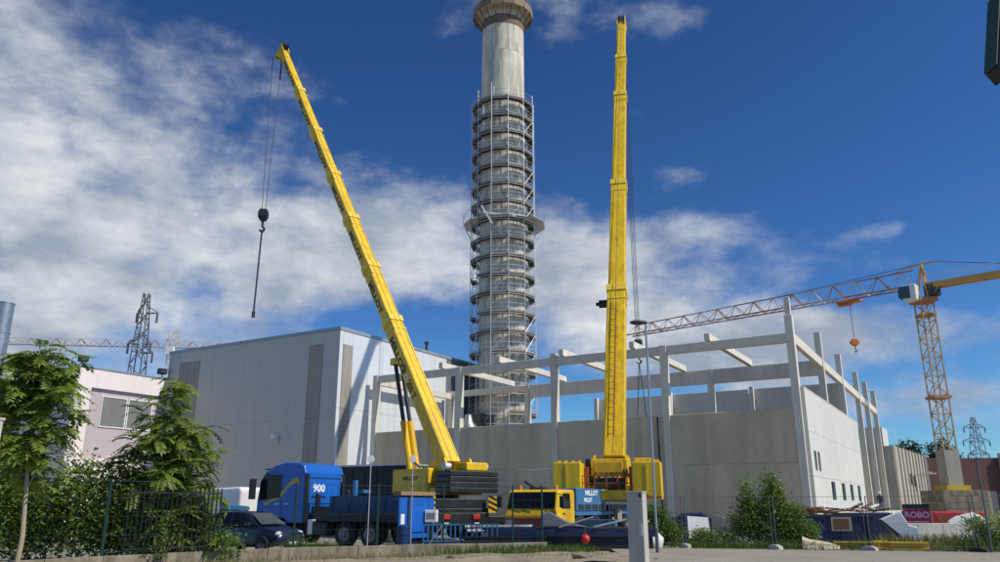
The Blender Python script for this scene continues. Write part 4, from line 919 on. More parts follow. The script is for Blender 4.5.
MB().box(1.95, 2.02, -.4, .4, .42, .56).build('grille', 'black_paint', cr_)
MB().box(2.0, 2.03, -.26, .26, .3, .4).build('number_plate', 'white_paint', cr_)
MB().bar((.95, .1, 1.05), (.8, -.5, 1.09), .03).build('wiper', 'black_paint', cr_)

# white van and bin seen between the tree and the truck
vn = thing('white_van', 'white van half hidden between the tree and the blue truck', 'van', (-14.3, 41, 0), R(150))
MB().prism([(-2.6, .5), (2.4, .5), (2.5, 1.2), (1.7, 1.5), (1.0, 2.45), (-2.5, 2.55), (-2.65, 2.4)], -.95, .95).build('body', 'white_paint', vn, bevel=.1)
MB().prism([(1.05, 1.5), (1.6, 1.5), (1.02, 2.25), (.6, 2.25), (.6, 1.5)], .945, .962).build('side_window', 'glass_dark', vn)
MB().box(-2.4, .3, .945, .96, .9, 1.3).build('side_stripe', 'red_paint', vn)
for x in (-1.6, 1.5):
    for sd in (-1, 1): wheel(vn, (x, sd * .82, .34), 0, .34, .22)
bn = thing('waste_bin', 'teal wheeled bin behind the dark car', 'bin', (-10.9, 33.4, 0), R(20))
MB().prism([(-.45, .15), (.45, .15), (.52, 1.5), (-.52, 1.5)], -.45, .45).build('body', 'teal_paint', bn, bevel=.05)
MB().prism([(-.56, 1.51), (.56, 1.51), (.5, 1.66), (-.3, 1.74), (-.56, 1.6)], -.5, .5).build('lid', 'carrier_blue', bn, bevel=.03)
for x in (-.35, .35): wheel(bn, (x, -.4, .1), 0, .1, .06)
# ================================================================ low wall and green mesh fence
WALL = [Vector(p + (0,)) for p in ((-13.4, 18.4), (-10.9, 22.5), (-8.7, 25.5), (-6.3, 27.3), (-3.5, 28.9), (1.75, 30.9))]
lw = thing('low_wall', 'low weathered concrete wall under the green mesh fence', 'wall', WALL[0])
for a, b in zip(WALL[:-1], WALL[1:]):
    d = (b - a).normalized(); n = max(1, round((b - a).length / 1.6)); nn = Vector((-d.y, d.x, 0))
    for k in range(n):
        p, q = a.lerp(b, k / n) - WALL[0] + d * .006, a.lerp(b, (k + 1) / n) - WALL[0] - d * .006
        z = .36 + random.uniform(-.012, .012)
        MB().bar(p + Vector((0, 0, z / 2 - .1)), q + Vector((0, 0, z / 2 - .1)), .24 + random.uniform(-.01, .01), z + .2).build('wall_block', 'concrete_old', lw, bevel=.02)
fe = thing('mesh_fence', 'dark green wire mesh fence with square posts on the low wall', 'fence', WALL[0])
def along(s):
    for a, b in zip(WALL[:-1], WALL[1:]):
        L = (b - a).length
        if s <= L: return a + (b - a) * (s / L)
        s -= L
    return WALL[-1]
TOT = sum((b - a).length for a, b in zip(WALL[:-1], WALL[1:]))
# distances along the wall at which the posts stand
posts = [1.2, 4.8, 10.9, 13.85, 16.3, 19.0, 20.2]
gap = 2
for i, s in enumerate(posts):
    p = along(s) - WALL[0]
    MB().box(p.x - .035, p.x + .035, p.y - .035, p.y + .035, .36, 2.42).build('post', 'fence_green', fe, bevel=.008)
for i in range(len(posts) - 1):
    a, b = along(posts[i]) - WALL[0], along(posts[i + 1]) - WALL[0]
    if i == 1: b = a.lerp(b, .30)
    d = (b - a); n = max(1, int(d.length / .2)); mb = MB()
    for k in range(n + 1): p = a + d * (k / n); mb.bar(p + Vector((0, 0, .42)), p + Vector((0, 0, 2.38)), .005)
    for z in (.45, .9, 1.4, 1.9, 2.36): mb.bar(a + Vector((0, 0, z)), b + Vector((0, 0, z)), .006 if z < 2.3 else .014)
    mb.build('mesh_panel', 'fence_green', fe)
# black bar railing between the trees
gt = thing('bar_railing', 'black vertical bar railing beside the bushy tree', 'railing', along(8.0))
d = (along(9.2) - along(5.6)).normalized(); p0 = along(5.4) - along(8.0)
for k in range(21): p = p0 + d * (.145 * k); MB().box(p.x - .016, p.x + .016, p.y - .016, p.y + .016, .36, 2.2).build('bar', 'gate_black', gt)
for z in (.5, 2.05): MB().bar(p0 + Vector((0, 0, z)), p0 + d * 2.92 + Vector((0, 0, z)), .045).build('rail', 'gate_black', gt)
# more site clutter behind the wall
t = thing('timber_stack', 'stack of squared timbers on the ground under the left crane', 'timber', (.2, 34.6, 0), R(-12))
random.seed(12)
for k in range(10): MB().box(random.uniform(-.2, 0), 2.0 + random.uniform(-.2, .3), .2 * (k % 4) + .005, .2 * (k % 4) + .185, .19 * (k // 4) + .004, .19 * (k // 4) + .185).build('timber', random.choice(('wood', 'wood_dark', 'plank_grey')), t)
t = thing('oil_drum', 'dark blue oil drum beside the truck tail', 'drum', (-3.9, 33.0, 0))
MB().lathe([(0, 0), (.29, 0), (.29, .28), (.31, .3), (.29, .32), (.29, .58), (.31, .6), (.29, .62), (.29, .88), (.27, .9), (0, .88)], 20).build('shell', 'navy_and_shaded_blue', t, smooth=True); MB().tube((.15, 0, .885), (.15, 0, .91), .035, n=8).build('bung', 'steel', t)
# round white markers on thin poles behind the fence
for x, y, z, lab in ((-5.05, 31.2, 3.42, 'white round reflector on thin pole before the black trailer'), (-3.45, 31.6, 3.45, 'white round reflector on thin pole before the yellow crane housing')):
    t = thing('round_marker', lab, 'marker', (x, y, 0), 0, 'round markers behind the fence')
    MB().tube((0, 0, 0), (0, 0, z - .12), .022, n=8).build('pole', 'galv', t)
    MB().lathe([(0, -.03), (.13, -.03), (.14, 0), (.13, .03), (0, .03)], 18, Matrix.Translation((0, 0, z)) @ Matrix.Rotation(R(90), 4, 'X')).build('disc', 'white_paint', t)
# gate pillar
gp = thing('gate_pillar', 'pale square concrete gate pillar at the end of the low wall', 'pillar', (3.72, 22.0, 0), R(-25))
MB().box(-.22, .22, -.22, .22, -.1, 2.02).build('shaft', 'concrete_post', gp, bevel=.015)
MB().box(-.235, .235, -.235, .235, 2.022, 2.06).build('cap', 'concrete_post', gp, bevel=.01)
MB().box(.10, .19, -.27, -.221, .92, 1.22).build('bell_box', 'galv', gp, bevel=.01)
MB().box(.12, .2, -.26, -.221, 1.9, 2.0).box(.10, .18, -.26, -.221, .02, .22).build('hinge', 'steel_dark', gp, bevel=.01)
lpst = thing('concrete_fence_post', 'weathered pale concrete post at the far left edge', 'post', (-9.62, 14.9, 0), R(-8))
MB().box(-.13, .13, -.13, .13, -.1, 3.25).build('shaft', 'concrete_post', lpst, bevel=.02); MB().box(-.145, .145, -.145, .145, 3.252, 3.3).build('cap', 'concrete_post', lpst)

# ================================================================ street lamps
sl_ = thing('street_lamp', 'tall thin grey street lamp with flat head right of the upright boom', 'street lamp', (5.75, 30.0, 0))
MB().tube((0, 0, 0), (0, 0, 8.62), .052, .04, 12).build('pole', 'steel', sl_, smooth=True)
MB().tube((0, 0, 0), (0, 0, .9), .066, .066, 12).build('base', 'pylon_grey', sl_, smooth=True)
MB().bar((.02, 0, 8.6), (-.2, 0, 8.66), .05).build('arm', 'galv', sl_)
MB().loft([[(x, y * w, 8.63 + z * hgt) for y, z in ((-1, 0), (-.8, -.7), (.8, -.7), (1, 0), (.7, .8), (-.7, .8))] for x, w, hgt in ((.05, .08, .06), (-.12, .14, .09), (-.42, .16, .10), (-.60, .10, .05))]).build('lamp_head', 'steel_dark', sl_, smooth=True)
# lamp posts by the tower crane foot
for x, y, z, lab in ((17.95, 30.0, 3.35, 'slim dark grey post standing at the dark foot block near the right edge'),):
    t = thing('steel_post', lab, 'post', (x, y, 0)); MB().tube((0, 0, 0), (0, 0, z), .036, .032, 10).build('pole', 'pylon_grey', t, smooth=True); MB().tube((0, 0, z), (0, 0, z + .04), .045, .04, 10).build('cap', 'steel_dark', t)
# dark signal head close by at the top right, its pole just outside the view
sg_ = thing('pole_lantern', 'dark tilted lantern housing jutting in at the top right corner', 'lantern', (7.42, 9.4, 0))
MB().tube((0, 0, -.05), (0, 0, 9.2), .07, .06, 12).build('pole', 'steel_dark', sg_, smooth=True)
MB().prism([(-.71, 7.40), (-.46, 8.55), (-.42, 8.85), (-.18, 8.85), (-.30, 7.9), (-.60, 7.22)], -.15, .15).build('housing', 'gate_black', sg_, bevel=.02)
MB().prism([(-.735, 7.41), (-.482, 8.56), (-.47, 8.555), (-.722, 7.405)], -.14, .14).build('rim', 'fence_green', sg_)
MB().bar((-.28, 0, 8.5), (0, 0, 8.6), .06).build('bracket', 'steel_dark', sg_)

# ================================================================ site fence panels on the right
def heras(p, q, label):
    p, q = Vector(p), Vector(q); t = thing('site_fence_panel', label, 'fence', p, 0, 'temporary site fence panels'); d = q - p
    f = MB()
    for e in (.02, .98):
        f.tube(d * e + Vector((0, 0, .14)), d * e + Vector((0, 0, 2.05)), .02, n=6)
    f.tube(d * .02 + Vector((0, 0, 2.02)), d * .98 + Vector((0, 0, 2.02)), .01, n=6); f.tube(d * .02 + Vector((0, 0, .2)), d * .98 + Vector((0, 0, .2)), .01, n=6)
    f.build('frame', 'pylon_grey', t)
    m = MB(); n = int(d.length / .16)
    for k in range(1, n): m.bar(d * (k / n) + Vector((0, 0, .2)), d * (k / n) + Vector((0, 0, 2.02)), .003)
    for k in range(8): m.bar(d * .02 + Vector((0, 0, .4 + .2 * k)), d * .98 + Vector((0, 0, .4 + .2 * k)), .003)
    m.build('wire_mesh', 'pylon_grey', t)
hp = [(4.6, 34.6, .0), (7.62, 33.8, .0), (10.95, 32.7, .0), (14.2, 31.6, 0), (17.7, 30.4, 0), (21.0, 29.4, 0)]
hl = ['site fence panel beside the gate pillar and white bags', 'site fence panel before the white board', 'site fence panel before the large shrub', 'site fence panel before the blue skip and yellow planks', 'site fence panel at the right edge']
for a, b, l_ in zip(hp[:-1], hp[1:], hl): heras(a, b, l_)
for i, (x, y, z) in enumerate(hp[1:5]):
    t = thing('fence_foot', ['concrete foot block beside the white board', 'pale concrete foot block under the large shrub', 'concrete foot block among the yellow planks', 'dark rubber foot block near the right edge'][i], 'fence foot', (x, y, 0), R(-70 + 8 * i), 'feet of the site fence')
    m_ = 'tyre' if i == 3 else 'concrete_post'
    MB().prism([(-.34, 0), (.34, 0), (.30, .13), (.12, .19), (-.12, .19), (-.30, .13)], -.12, .12).build('block', m_, t, bevel=.02)
    MB().tube((0, .05, .19), (0, .05, .3), .03, n=8).build('socket', 'steel_dark', t)

# ================================================================ loads lying behind the wall
def plank(mb, p, q, w, h): mb.bar(p, q, w, h)
ft = thing('flatbed_trailer', 'dark blue low flatbed trailer behind the fence before the yellow carrier cab', 'trailer', (2.6, 33.0, 0), R(-7))
MB().box(-3.3, 3.6, -.2, 1.9, .62, .82).build('deck', 'black_paint', ft, bevel=.02)
MB().box(-3.3, 3.6, -.26, -.21, .5, .8).build('side_beam', 'skip_blue', ft)
MB().box(-2.8, 3.2, .3, 1.4, .32, .6).build('chassis', 'black_paint', ft)
MB().box(-3.2, 3.5, -.18, -.14, .05, .5).build('side_guard', 'black_tarp', ft)
for x in (-1.6, -.5, .6):
    for y in (.1, 1.6): wheel(ft, (x, y, .3), 0, .3, .24)
MB().tube((1.2, -.3, .86), (2.5, -.25, 1.15), .035).tube((2.9, -.3, .83), (3.4, -.2, 1.1), .035).tube((-.2, -.3, .84), (1.2, -.28, 1.25), .03).build('stake', 'galv', ft)
tp = thing('tarpaulin_heap', 'grey tarpaulin heap on the flatbed trailer', 'tarpaulin', (2.55, 33.2, .83))
MB().prism([(-.9, 0), (1.1, 0), (.2, .22), (-.55, .62), (-.85, .55)], -.4, .6).build('tarpaulin', 'tarp_grey', tp, bevel=.06)
rb = thing('red_ball', 'round red ball hanging on the side of the flatbed trailer', 'ball', (3.36, 32.2, .22))
MB().sphere((0, 0, .2), .18, 10).build('shell', 'red_paint', rb, smooth=True); MB().tube((0, 0, .38), (0, .1, .62), .015).build('cord', 'steel_dark', rb)
# stacked steel frames and bundles
for i, (x, y, a, n, lab) in enumerate(((-3.05, 32.6, 8, 9, 'blue steel trestle frame standing beside the truck tail'), (-1.55, 32.9, -4, 8, 'blue steel lattice frame standing under the left crane'))):
    t = thing('trestle_barrier', lab, 'barrier', (x, y, 0), R(a)); w = 1.45
    MB().bar((0, 0, .95), (w, 0, .95), .06).bar((0, 0, .32), (w, 0, .32), .06).build('rail', 'carrier_blue', t)
    for k in range(n): MB().bar((w * k / (n - 1), 0, .02 if k in (0, n - 1) else .33), (w * k / (n - 1), 0, .94), .05).build('upright', 'carrier_blue', t)
    MB().bar((.1, -.04, .02), (.75, -.04, .95), .05).build('brace', 'steel', t)
t = thing('pipe_bundle', 'bundle of white and blue pipes lying below the left crane', 'pipes', (-.95, 33.6, 0), R(4))
MB().box(.2, .4, -.5, .5, 0, .62).box(2.2, 2.4, -.5, .5, 0, .62).build('support', 'wood_dark', t)
for k in range(9): MB().tube((-.4 + random.uniform(-.1, .1), -.45 + .24 * (k % 5), .70 + .14 * (k // 5)), (2.6 + random.uniform(-.5, .4), -.45 + .24 * (k % 5) + random.uniform(-.1, .1), .72 + .14 * (k // 5)), .06, n=8).build('pipe', ('white_paint', 'carrier_blue', 'steel')[k % 3], t, smooth=True)
t = thing('shade_girder_stack', 'stack of girders blackened to stand in for ground shade behind the fence', 'girders', (-1.4, 31.7, 0), R(2))  # layers added and blackened to stand in for the ground shadow here
for k, (y, z, L) in enumerate(((0, .08, 3.6), (.34, .08, 3.4), (.1, .26, 3.4), (.3, .26, 2.6), (.16, .44, 3.2), (.62, .08, 3.6))):
    mb = MB(); mb.box(0, L, y - .12, y + .12, z - .08, z - .05).box(0, L, y - .12, y + .12, z + .05, z + .08).box(0, L, y - .02, y + .02, z - .05, z + .05); mb.build('girder', 'steel' if k == 3 else 'black_paint', t)
t = thing('control_box', 'small white control box on a stand behind the truck tail', 'box', (-2.9, 34.4, 0), R(-6))
MB().box(-.26, .26, -.2, .2, 1.0, 1.5).build('body', 'white_paint', t, bevel=.03); MB().box(-.18, .18, -.21, -.201, 1.15, 1.38).build('panel', 'plank_grey', t); MB().box(-.06, .06, -.06, .06, 0, 1.0).build('stand', 'steel_dark', t)
# white bags, board, skip, debris
for i, (x, y, s_, lab) in enumerate(((5.75, 33.3, 1.0, 'large crumpled white bag beside the gate pillar'), (6.35, 33.4, .72, 'smaller crumpled white bag behind the gate pillar'))):
    t = thing('rubble_bag', lab, 'bag', (x, y, 0), R(25 * i), 'white rubble bags')
    random.seed(40 + i); mb = MB().sphere((0, 0, .40 * s_), .48 * s_, 8, (1.0, .8, .95), .12); mb.v = [(a, b, max(0.02, c)) for a, b, c in mb.v]; mb.build('sack', 'bag_white', t, smooth=True)
    MB().lathe([(.1 * s_, .74 * s_), (.08 * s_, .9 * s_), (.2 * s_, 1.1 * s_)], 9).build('neck', 'bag_white', t)
t = thing('sheet_board', 'white board leaning before the blue cover', 'board', (8.85, 36.2, .15), R(-6))
MB().add([(-.48, 0, .12), (.48, 0, .05), (.46, .35, 1.02), (-.46, .35, 1.08), (-.48, .05, .12), (.48, .05, .05), (.46, .4, 1.02), (-.46, .4, 1.08)], [(0, 1, 2, 3), (7, 6, 5, 4), (0, 4, 5, 1), (1, 5, 6, 2), (2, 6, 7, 3), (3, 7, 4, 0)]).build('sheet', 'white_paint', t)
MB().bar((-.3, .42, 1.0), (-.3, .9, 0.05), .05).bar((.3, .42, 1.0), (.3, .9, .05), .05).build('strut', 'wood', t)
t = thing('covered_pallet', 'navy covered pallet behind the white board', 'pallet', (8.9, 37.4, 0), R(-6))
MB().prism([(-.7, .14), (.75, .14), (.78, 1.15), (.4, 1.38), (-.5, 1.34), (-.72, 1.2)], -.4, .4).build('cover', 'skip_blue', t, bevel=.06); MB().box(-.75, .78, -.42, .42, 0, .13).build('pallet', 'wood', t)
sk = thing('rubbish_skip', 'dark blue skip heaped with broken timber below the white side wall', 'skip', (14.45, 36.6, 0), R(-7))
LSK, HS = 3.3, 1.25
MB().prism([(-LSK / 2 - .35, HS), (LSK / 2 + .35, HS), (LSK / 2, .12), (-LSK / 2, .12)], -.9, -.85).prism([(-LSK / 2 - .35, HS), (LSK / 2 + .35, HS), (LSK / 2, .12), (-LSK / 2, .12)], .85, .9).prism([(-LSK / 2 - .35, HS), (-LSK / 2 - .3, HS), (-LSK / 2 + .05, .12), (-LSK / 2, .12)], -.85, .85).prism([(LSK / 2 + .30, HS), (LSK / 2 + .35, HS), (LSK / 2, .12), (LSK / 2 - .05, .12)], -.85, .85).box(-LSK / 2 + .05, LSK / 2 - .05, -.85, .85, .12, .2).build('tub', 'skip_blue', sk)
for x in (-1.7, -.6, .6, 1.7): MB().box(x - .06, x + .06, -.96, -.902, .15, HS).build('rib', 'skip_blue', sk)
MB().bar((-LSK / 2 - .36, -.93, HS), (LSK / 2 + .36, -.93, HS), .09).bar((-LSK / 2 - .36, .93, HS), (LSK / 2 + .36, .93, HS), .09).build('rim', 'skip_blue', sk)
MB().box(.15, 1.0, -.99, -.965, .62, 1.2).build('chute_frame', 'plank_grey', sk); MB().box(.25, .9, -1.0, -.992, .7, 1.12).build('rust_plate', 'wood_dark', sk)
random.seed(5)
dbg = 'broken timber in the blue skip'
MB_fill = MB().box(-1.75, 1.75, -.82, .82, .2, 1.16).build('rubbish_fill', 'wood_dark', sk)
for k in range(34):
    x = random.uniform(-1.7, 1.6); y = random.uniform(-.8, .75); L = random.uniform(.7, 1.9); a = random.uniform(-.5, .5) + (math.pi if random.random() < .5 else 0); z = 1.18 + random.uniform(0, .28)
    t = MB().bar((x - L / 2 * math.cos(a), y - L / 2 * math.sin(a) * .4, z + random.uniform(-.05, .2)), (x + L / 2 * math.cos(a), y + L / 2 * math.sin(a) * .4, z + random.uniform(-.05, .2)), random.uniform(.08, .2), random.uniform(.03, .06))
    pc = t.build('broken_plank', random.choice(('wood_dark', 'wood_dark', 'wood', 'bumper_rust')), sk)
sk2 = thing('rubbish_skip', 'short dark blue skip with rubbish behind the white foam block', 'skip', (17.6, 38.8, 0), R(-9))
MB().prism([(-.9, 1.35), (.9, 1.35), (.8, .1), (-.8, .1)], -.7, .7).build('tub', 'skip_blue', sk2, bevel=.03)
for k in range(14):
    x = random.uniform(-.7, .7); L = random.uniform(.4, 1.0); MB().bar((x - L / 2, random.uniform(-.6, .5), 1.38 + random.uniform(0, .2)), (x + L / 2, random.uniform(-.6, .5), 1.4 + random.uniform(0, .4)), .14, .06).build('rubbish', random.choice(('wood_dark', 'white_paint', 'bumper_rust', 'wood')), sk2)
t = thing('insulation_block', 'big broken white foam block with black edge tilted by the skip', 'block', (16.65, 34.0, 0), R(-14)); t.scale = (.70, .8, .78)
MB().prism([(-1.05, 1.42), (.1, 1.85), (.5, 1.15), (.95, 1.05), (1.05, .25), (.0, .06), (-.05, .55)], -.25, .3).build('foam', 'foam_white', t, bevel=.04)
MB().prism([(-1.1, 1.40), (-1.02, 1.46), (.0, .62), (.05, .06), (-.06, .02), (-.12, .5)], -.29, .32).build('edge', 'black_paint', t)
t = thing('cement_heap', 'beige crumpled plastic sheet lying by the blue skip', 'sheet', (12.75, 32.6, 0), R(-25)); t.scale = (.8, .8, .8)
random.seed(9); MB().loft([[(x, -.4 + random.uniform(-.05, .05), .02), (x, -.2, h * .8), (x, .1, h), (x, .4, .02)] for x, h in ((-.85, .62), (-.5, .5), (-.1, .44), (.4, .36), (.85, .2))]).build('sheet', 'beige_board', t, bevel=.03)
for i, (x, y, L, a, lab) in enumerate(((13.3, 32.7, 1.7, -14, 'yellow formwork plank lying left of the foot block'), (14.5, 32.55, 2.3, -12, 'long yellow formwork plank under the white foam block'), (15.0, 33.1, .9, 22, 'short yellow formwork plank lying crosswise'), (15.2, 31.95, 1.3, -19, 'yellow formwork plank at the right of the heap'))):
    t = thing('formwork_plank', lab, 'plank', (x, y, 0), R(a), 'yellow formwork planks')
    MB().box(0, L, -.14, .14, .05, .10).build('upper_flange', 'plank_yellow', t); MB().box(0, L, -.14, .14, .26, .31).build('lower_flange', 'plank_yellow', t); MB().box(0, L, -.03, .03, .1, .26).build('web', 'plank_yellow', t)
t = thing('block_wall', 'long low grey concrete wall right of the white foam block', 'wall', (19.7, 41.0, 0), R(-3))
for k in range(4): MB().box(1.2 * k + .01, 1.2 * k + 1.19, -.2, .2, -.1, .82).build('wall_block', 'concrete_frame', t, bevel=.02)
t = thing('site_sign', 'magenta site sign with pink lettering behind the foam block', 'sign', (23.1, 45.0, -.22), R(-24)); t.scale = (.86, 1, .84)
MB().box(-.78, .78, -.03, .03, 1.1, 2.05).build('board', 'sign_magenta', t); MB().box(-.78, .78, -.035, .035, 2.055, 2.35).build('header', 'black_paint', t)
text('ROBO', .52, 'sign_pink', t, (0, -.036, 1.66), (1, 0, 0), (0, 0, 1), squash=.98)
MB().box(-.6, .65, -.036, -.031, 1.2, 1.27).build('underline', 'sign_pink', t)
for x in (-.7, .7): MB().tube((x, .06, .25), (x, .06, 2.3), .04).build('post', 'galv', t)
t = thing('red_container', 'low red steel tank beside the site sign', 'container', (26.2, 46.6, 0), R(-10)); MB().box(-1.4, 1.3, -.5, .5, .1, 1.35).build('body', 'red_paint', t, bevel=.08); MB().box(-1.2, 1.1, -.52, -.502, .4, 1.1).build('rib_panel', 'bumper_rust', t)
t = thing('white_tarpaulin', 'white tarpaulin heap on the low concrete wall', 'tarpaulin', (25.0, 43.6, 0), R(-6)); t.scale = (.65, .7, .9)
random.seed(3); MB().loft([[(x, -.5, 0), (x, -.4, h * .8 + random.uniform(-.08, .08)), (x, .1, h), (x, .6, h * .7), (x, .7, 0)] for x, h in ((-1.4, 1.0), (-.8, 1.25), (-.1, 1.38), (.6, 1.5), (1.2, 1.3), (1.7, .95))]).build('cover', 'bag_white', t, smooth=True)
t = thing('parked_car', 'dark car far behind the right hand weeds', 'car', (49.5, 88, 0), R(200))
MB().prism([(-2.1, .3), (2.1, .3), (2.15, .75), (1.3, .9), (.6, 1.42), (-1.2, 1.45), (-1.9, .95), (-2.15, .85)], -.85, .85).build('body', 'car_navy', t, bevel=.1)
MB().prism([(-1.6, .95), (1.05, .93), (.5, 1.36), (-1.1, 1.38)], -.86, .86).build('side_window', 'glass_dark', t)
for x in (-1.3, 1.3):
    for y in (-.75, .75): wheel(t, (x, y, .32), 0, .32, .2)

# ================================================================ man in a white helmet on the dock
mp_ = Vector(HP) + AX * 29.6 + BX * -1.4
man = thing('person', 'worker in white helmet and dark jacket standing on the concrete dock', 'person', (mp_.x, mp_.y, 1.1), R(-110))
def skin_body():
    J = [((0, 0, .95), .15), ((0, 0, 1.15), .14), ((0, 0, 1.38), .17), ((.01, 0, 1.50), .07), ((.03, 0, 1.62), .095), ((.03, 0, 1.72), .08),
         ((0, .19, 1.42), .075), ((.03, .25, 1.16), .055), ((.16, .22, .95), .042), ((.22, .2, .88), .04), ((0, -.19, 1.42), .075), ((-.02, -.26, 1.16), .055), ((.06, -.28, .92), .042), ((.09, -.28, .84), .04),
         ((0, .10, .88), .11), ((.03, .11, .50), .08), ((-.02, .12, .10), .055), ((.12, .13, .045), .045), ((0, -.10, .88), .11), ((.0, -.12, .50), .08), ((-.03, -.13, .10), .055), ((.11, -.14, .045), .045)]
    E = [(0, 1), (1, 2), (2, 3), (3, 4), (4, 5), (2, 6), (6, 7), (7, 8), (8, 9), (2, 10), (10, 11), (11, 12), (12, 13), (0, 14), (14, 15), (15, 16), (16, 17), (0, 18), (18, 19), (19, 20), (20, 21)]
    me = bpy.data.meshes.new('body'); me.from_pydata([j[0] for j in J], E, []); o = bpy.data.objects.new('body', me); col.objects.link(o); o.parent = man
    md = o.modifiers.new('skin', 'SKIN'); sv = me.skin_vertices[0].data
    for i, (p, r) in enumerate(J): sv[i].radius = (r, r)
    sv[0].use_root = True; ss_ = o.modifiers.new('sub', 'SUBSURF'); ss_.levels = 1; ss_.render_levels = 1
    # clothing by height: trousers, jacket, face
    m = bpy.data.materials.new('worker_cloth'); m.use_nodes = True; n, l = m.node_tree.nodes, m.node_tree.links
    tcx = n.new('ShaderNodeTexCoord'); sx = n.new('ShaderNodeSeparateXYZ'); l.new(tcx.outputs['Object'], sx.inputs[0]); cr2 = n.new('ShaderNodeValToRGB'); cr2.color_ramp.interpolation = 'CONSTANT'
    mdv = n.new('ShaderNodeMath'); mdv.operation = 'DIVIDE'; mdv.inputs[1].default_value = 2.0; l.new(sx.outputs[2], mdv.inputs[0]); l.new(mdv.outputs[0], cr2.inputs[0])
    e = cr2.color_ramp.elements; e[0].color = (.03, .025, .02, 1); e[1].position = .07; e[1].color = (.09, .10, .13, 1)
    for p, c in ((.46, (.02, .024, .04, 1)), (.76, (.45, .28, .2, 1))): k = e.new(p); k.color = c
    l.new(cr2.outputs[0], n['Principled BSDF'].inputs['Base Color']); n['Principled BSDF'].inputs['Roughness'].default_value = .8
    me.materials.append(m)
skin_body()
MB().lathe([(.15, 1.665), (.135, 1.67), (.135, 1.72), (.11, 1.80), (.05, 1.84), (.001, 1.845)], 16, Matrix.Translation((.03, 0, 0))).box(.12, .22, -.09, .09, 1.66, 1.68).build('helmet', 'white_paint', man, smooth=True)

# ================================================================ vegetation
def rnd_dir(): 
    a = random.uniform(0, 2 * math.pi); return a
def compound_leaf(mb, p, dr, L, droop, nl, lw):
    """pinnate leaf: arching stalk with pairs of pointed leaflets"""
    pts = []; d = Vector(dr).normalized(); q = Vector(p)
    for k in range(nl + 2): pts.append(q.copy()); q = q + d * (L / (nl + 1)); d = (d + Vector((0, 0, -droop))).normalized()
    for k in range(1, len(pts)):
        t = (pts[k] - pts[k - 1]).normalized(); sd = t.cross(Vector((0, 0, 1)))
        if sd.length < .05: sd = Vector((1, 0, 0))
        sd.normalize(); up = sd.cross(t); ll = lw * (1.0 - .45 * abs(k / len(pts) - .45))
        for s_ in (-1, 1):
            dv = (sd * s_ + t * .55 - up * random.uniform(.05, .45)).normalized(); wv = (t - dv * t.dot(dv)).normalized() * ll * .21
            b = pts[k]; mb.add([b, b + dv * ll * .45 + wv, b + dv * ll, b + dv * ll * .45 - wv], [(0, 1, 2, 3)])
        w = sd * .006; mb.add([pts[k - 1] - w, pts[k - 1] + w, pts[k] + w, pts[k] - w], [(0, 1, 2, 3)])
    t = (pts[-1] - pts[-2]).normalized(); sd = t.cross(Vector((0, 0, 1))).normalized() * lw * .15
    mb.add([pts[-1], pts[-1] + t * lw * .45 + sd, pts[-1] + t * lw, pts[-1] + t * lw * .45 - sd], [(0, 1, 2, 3)])
def ailanthus(name, label, loc, trunk, limbs, nleaf, L=.62, lw=.17, seed=1, leafm='leaf_ailanthus', barkm='bark'):
    random.seed(seed); t = thing(name, label, 'tree', loc); tr = MB(); segs = []
    for pts, r0, r1 in [trunk] + limbs:
        pts = [Vector(p) for p in pts]; n = len(pts) - 1
        for k in range(n): tr.tube(pts[k], pts[k + 1], r0 + (r1 - r0) * k / n, r0 + (r1 - r0) * (k + 1) / n, 8, False)
        segs.append(pts)
    tr.build('trunk', barkm, t, smooth=True)
    mb = MB(); m2 = MB()
    for i, pts in enumerate(segs[1:] + [segs[0][-2:]]):
        n = nleaf[i] if isinstance(nleaf, (list, tuple)) else nleaf
        for k in range(n):
            f = random.random() ** .75; q = f * (len(pts) - 1); j = min(int(q), len(pts) - 2); p = pts[j].lerp(pts[j + 1], q - j) + Vector((random.gauss(0, .06), random.gauss(0, .06), random.gauss(0, .06)))
            a = random.uniform(0, 2 * math.pi); e = random.uniform(-.1, .75)
            compound_leaf(mb if random.random() < .8 else m2, p, (math.cos(a), math.sin(a), e), L * random.uniform(.6, 1.2), random.uniform(.08, .2), 8, lw * random.uniform(.8, 1.2))
    mb.build('crown', leafm, t, fixn=False); m2.build('crown', 'leaf_dark', t, fixn=False)
    return t
def limb(p0, p1, bend=.15, n=4):
    p0, p1 = Vector(p0), Vector(p1); o = Vector((random.uniform(-1, 1), random.uniform(-1, 1), random.uniform(.2, 1))) * bend * (p1 - p0).length
    return [p0.lerp(p1, k / n) + o * math.sin(math.pi * k / n) for k in range(n + 1)]
# left tree: bare slanting stem with a crown at the picture edge
random.seed(21)
b0 = (-11.75, 20.3, 0)
tr_ = ([(-.1, -.1, -.1), (-.1, 0, .9), (-.25, .1, 2.0), (-.4, .2, 3.0), (-.42, .3, 4.2), (-.4, .3, 5.2)], .07, .025)
lm = []
for z, x, y in ((2.6, -1.0, .3), (3.0, -1.5, .2), (3.1, .55, .4), (3.4, -1.3, -.4), (3.5, .95, .2), (3.9, -.9, .5), (4.0, .85, -.3), (4.4, -1.3, .2), (4.5, .35, .3), (4.9, -.3, .1), (4.7, -.8, -.2), (2.4, .3, .4), (2.9, .2, -.3), (4.9, .5, .2), (3.7, -1.7, .1), (5.0, -.9, .3)):
    zz = max(2.2, min(z - .3, 4.4)); lm.append((limb((-.25 - .08 * (zz - 2), .2, zz), (x - .4, .2 + y, z + .55)), .026, .01))
for x, y, z in ((-.9, .2, 5.9), (.1, .2, 6.2), (-.3, .0, 6.0), (.6, .2, 5.6)): lm.append((limb((-.4, .3, 4.4), (x, y, z - .25), .08), .022, .008))
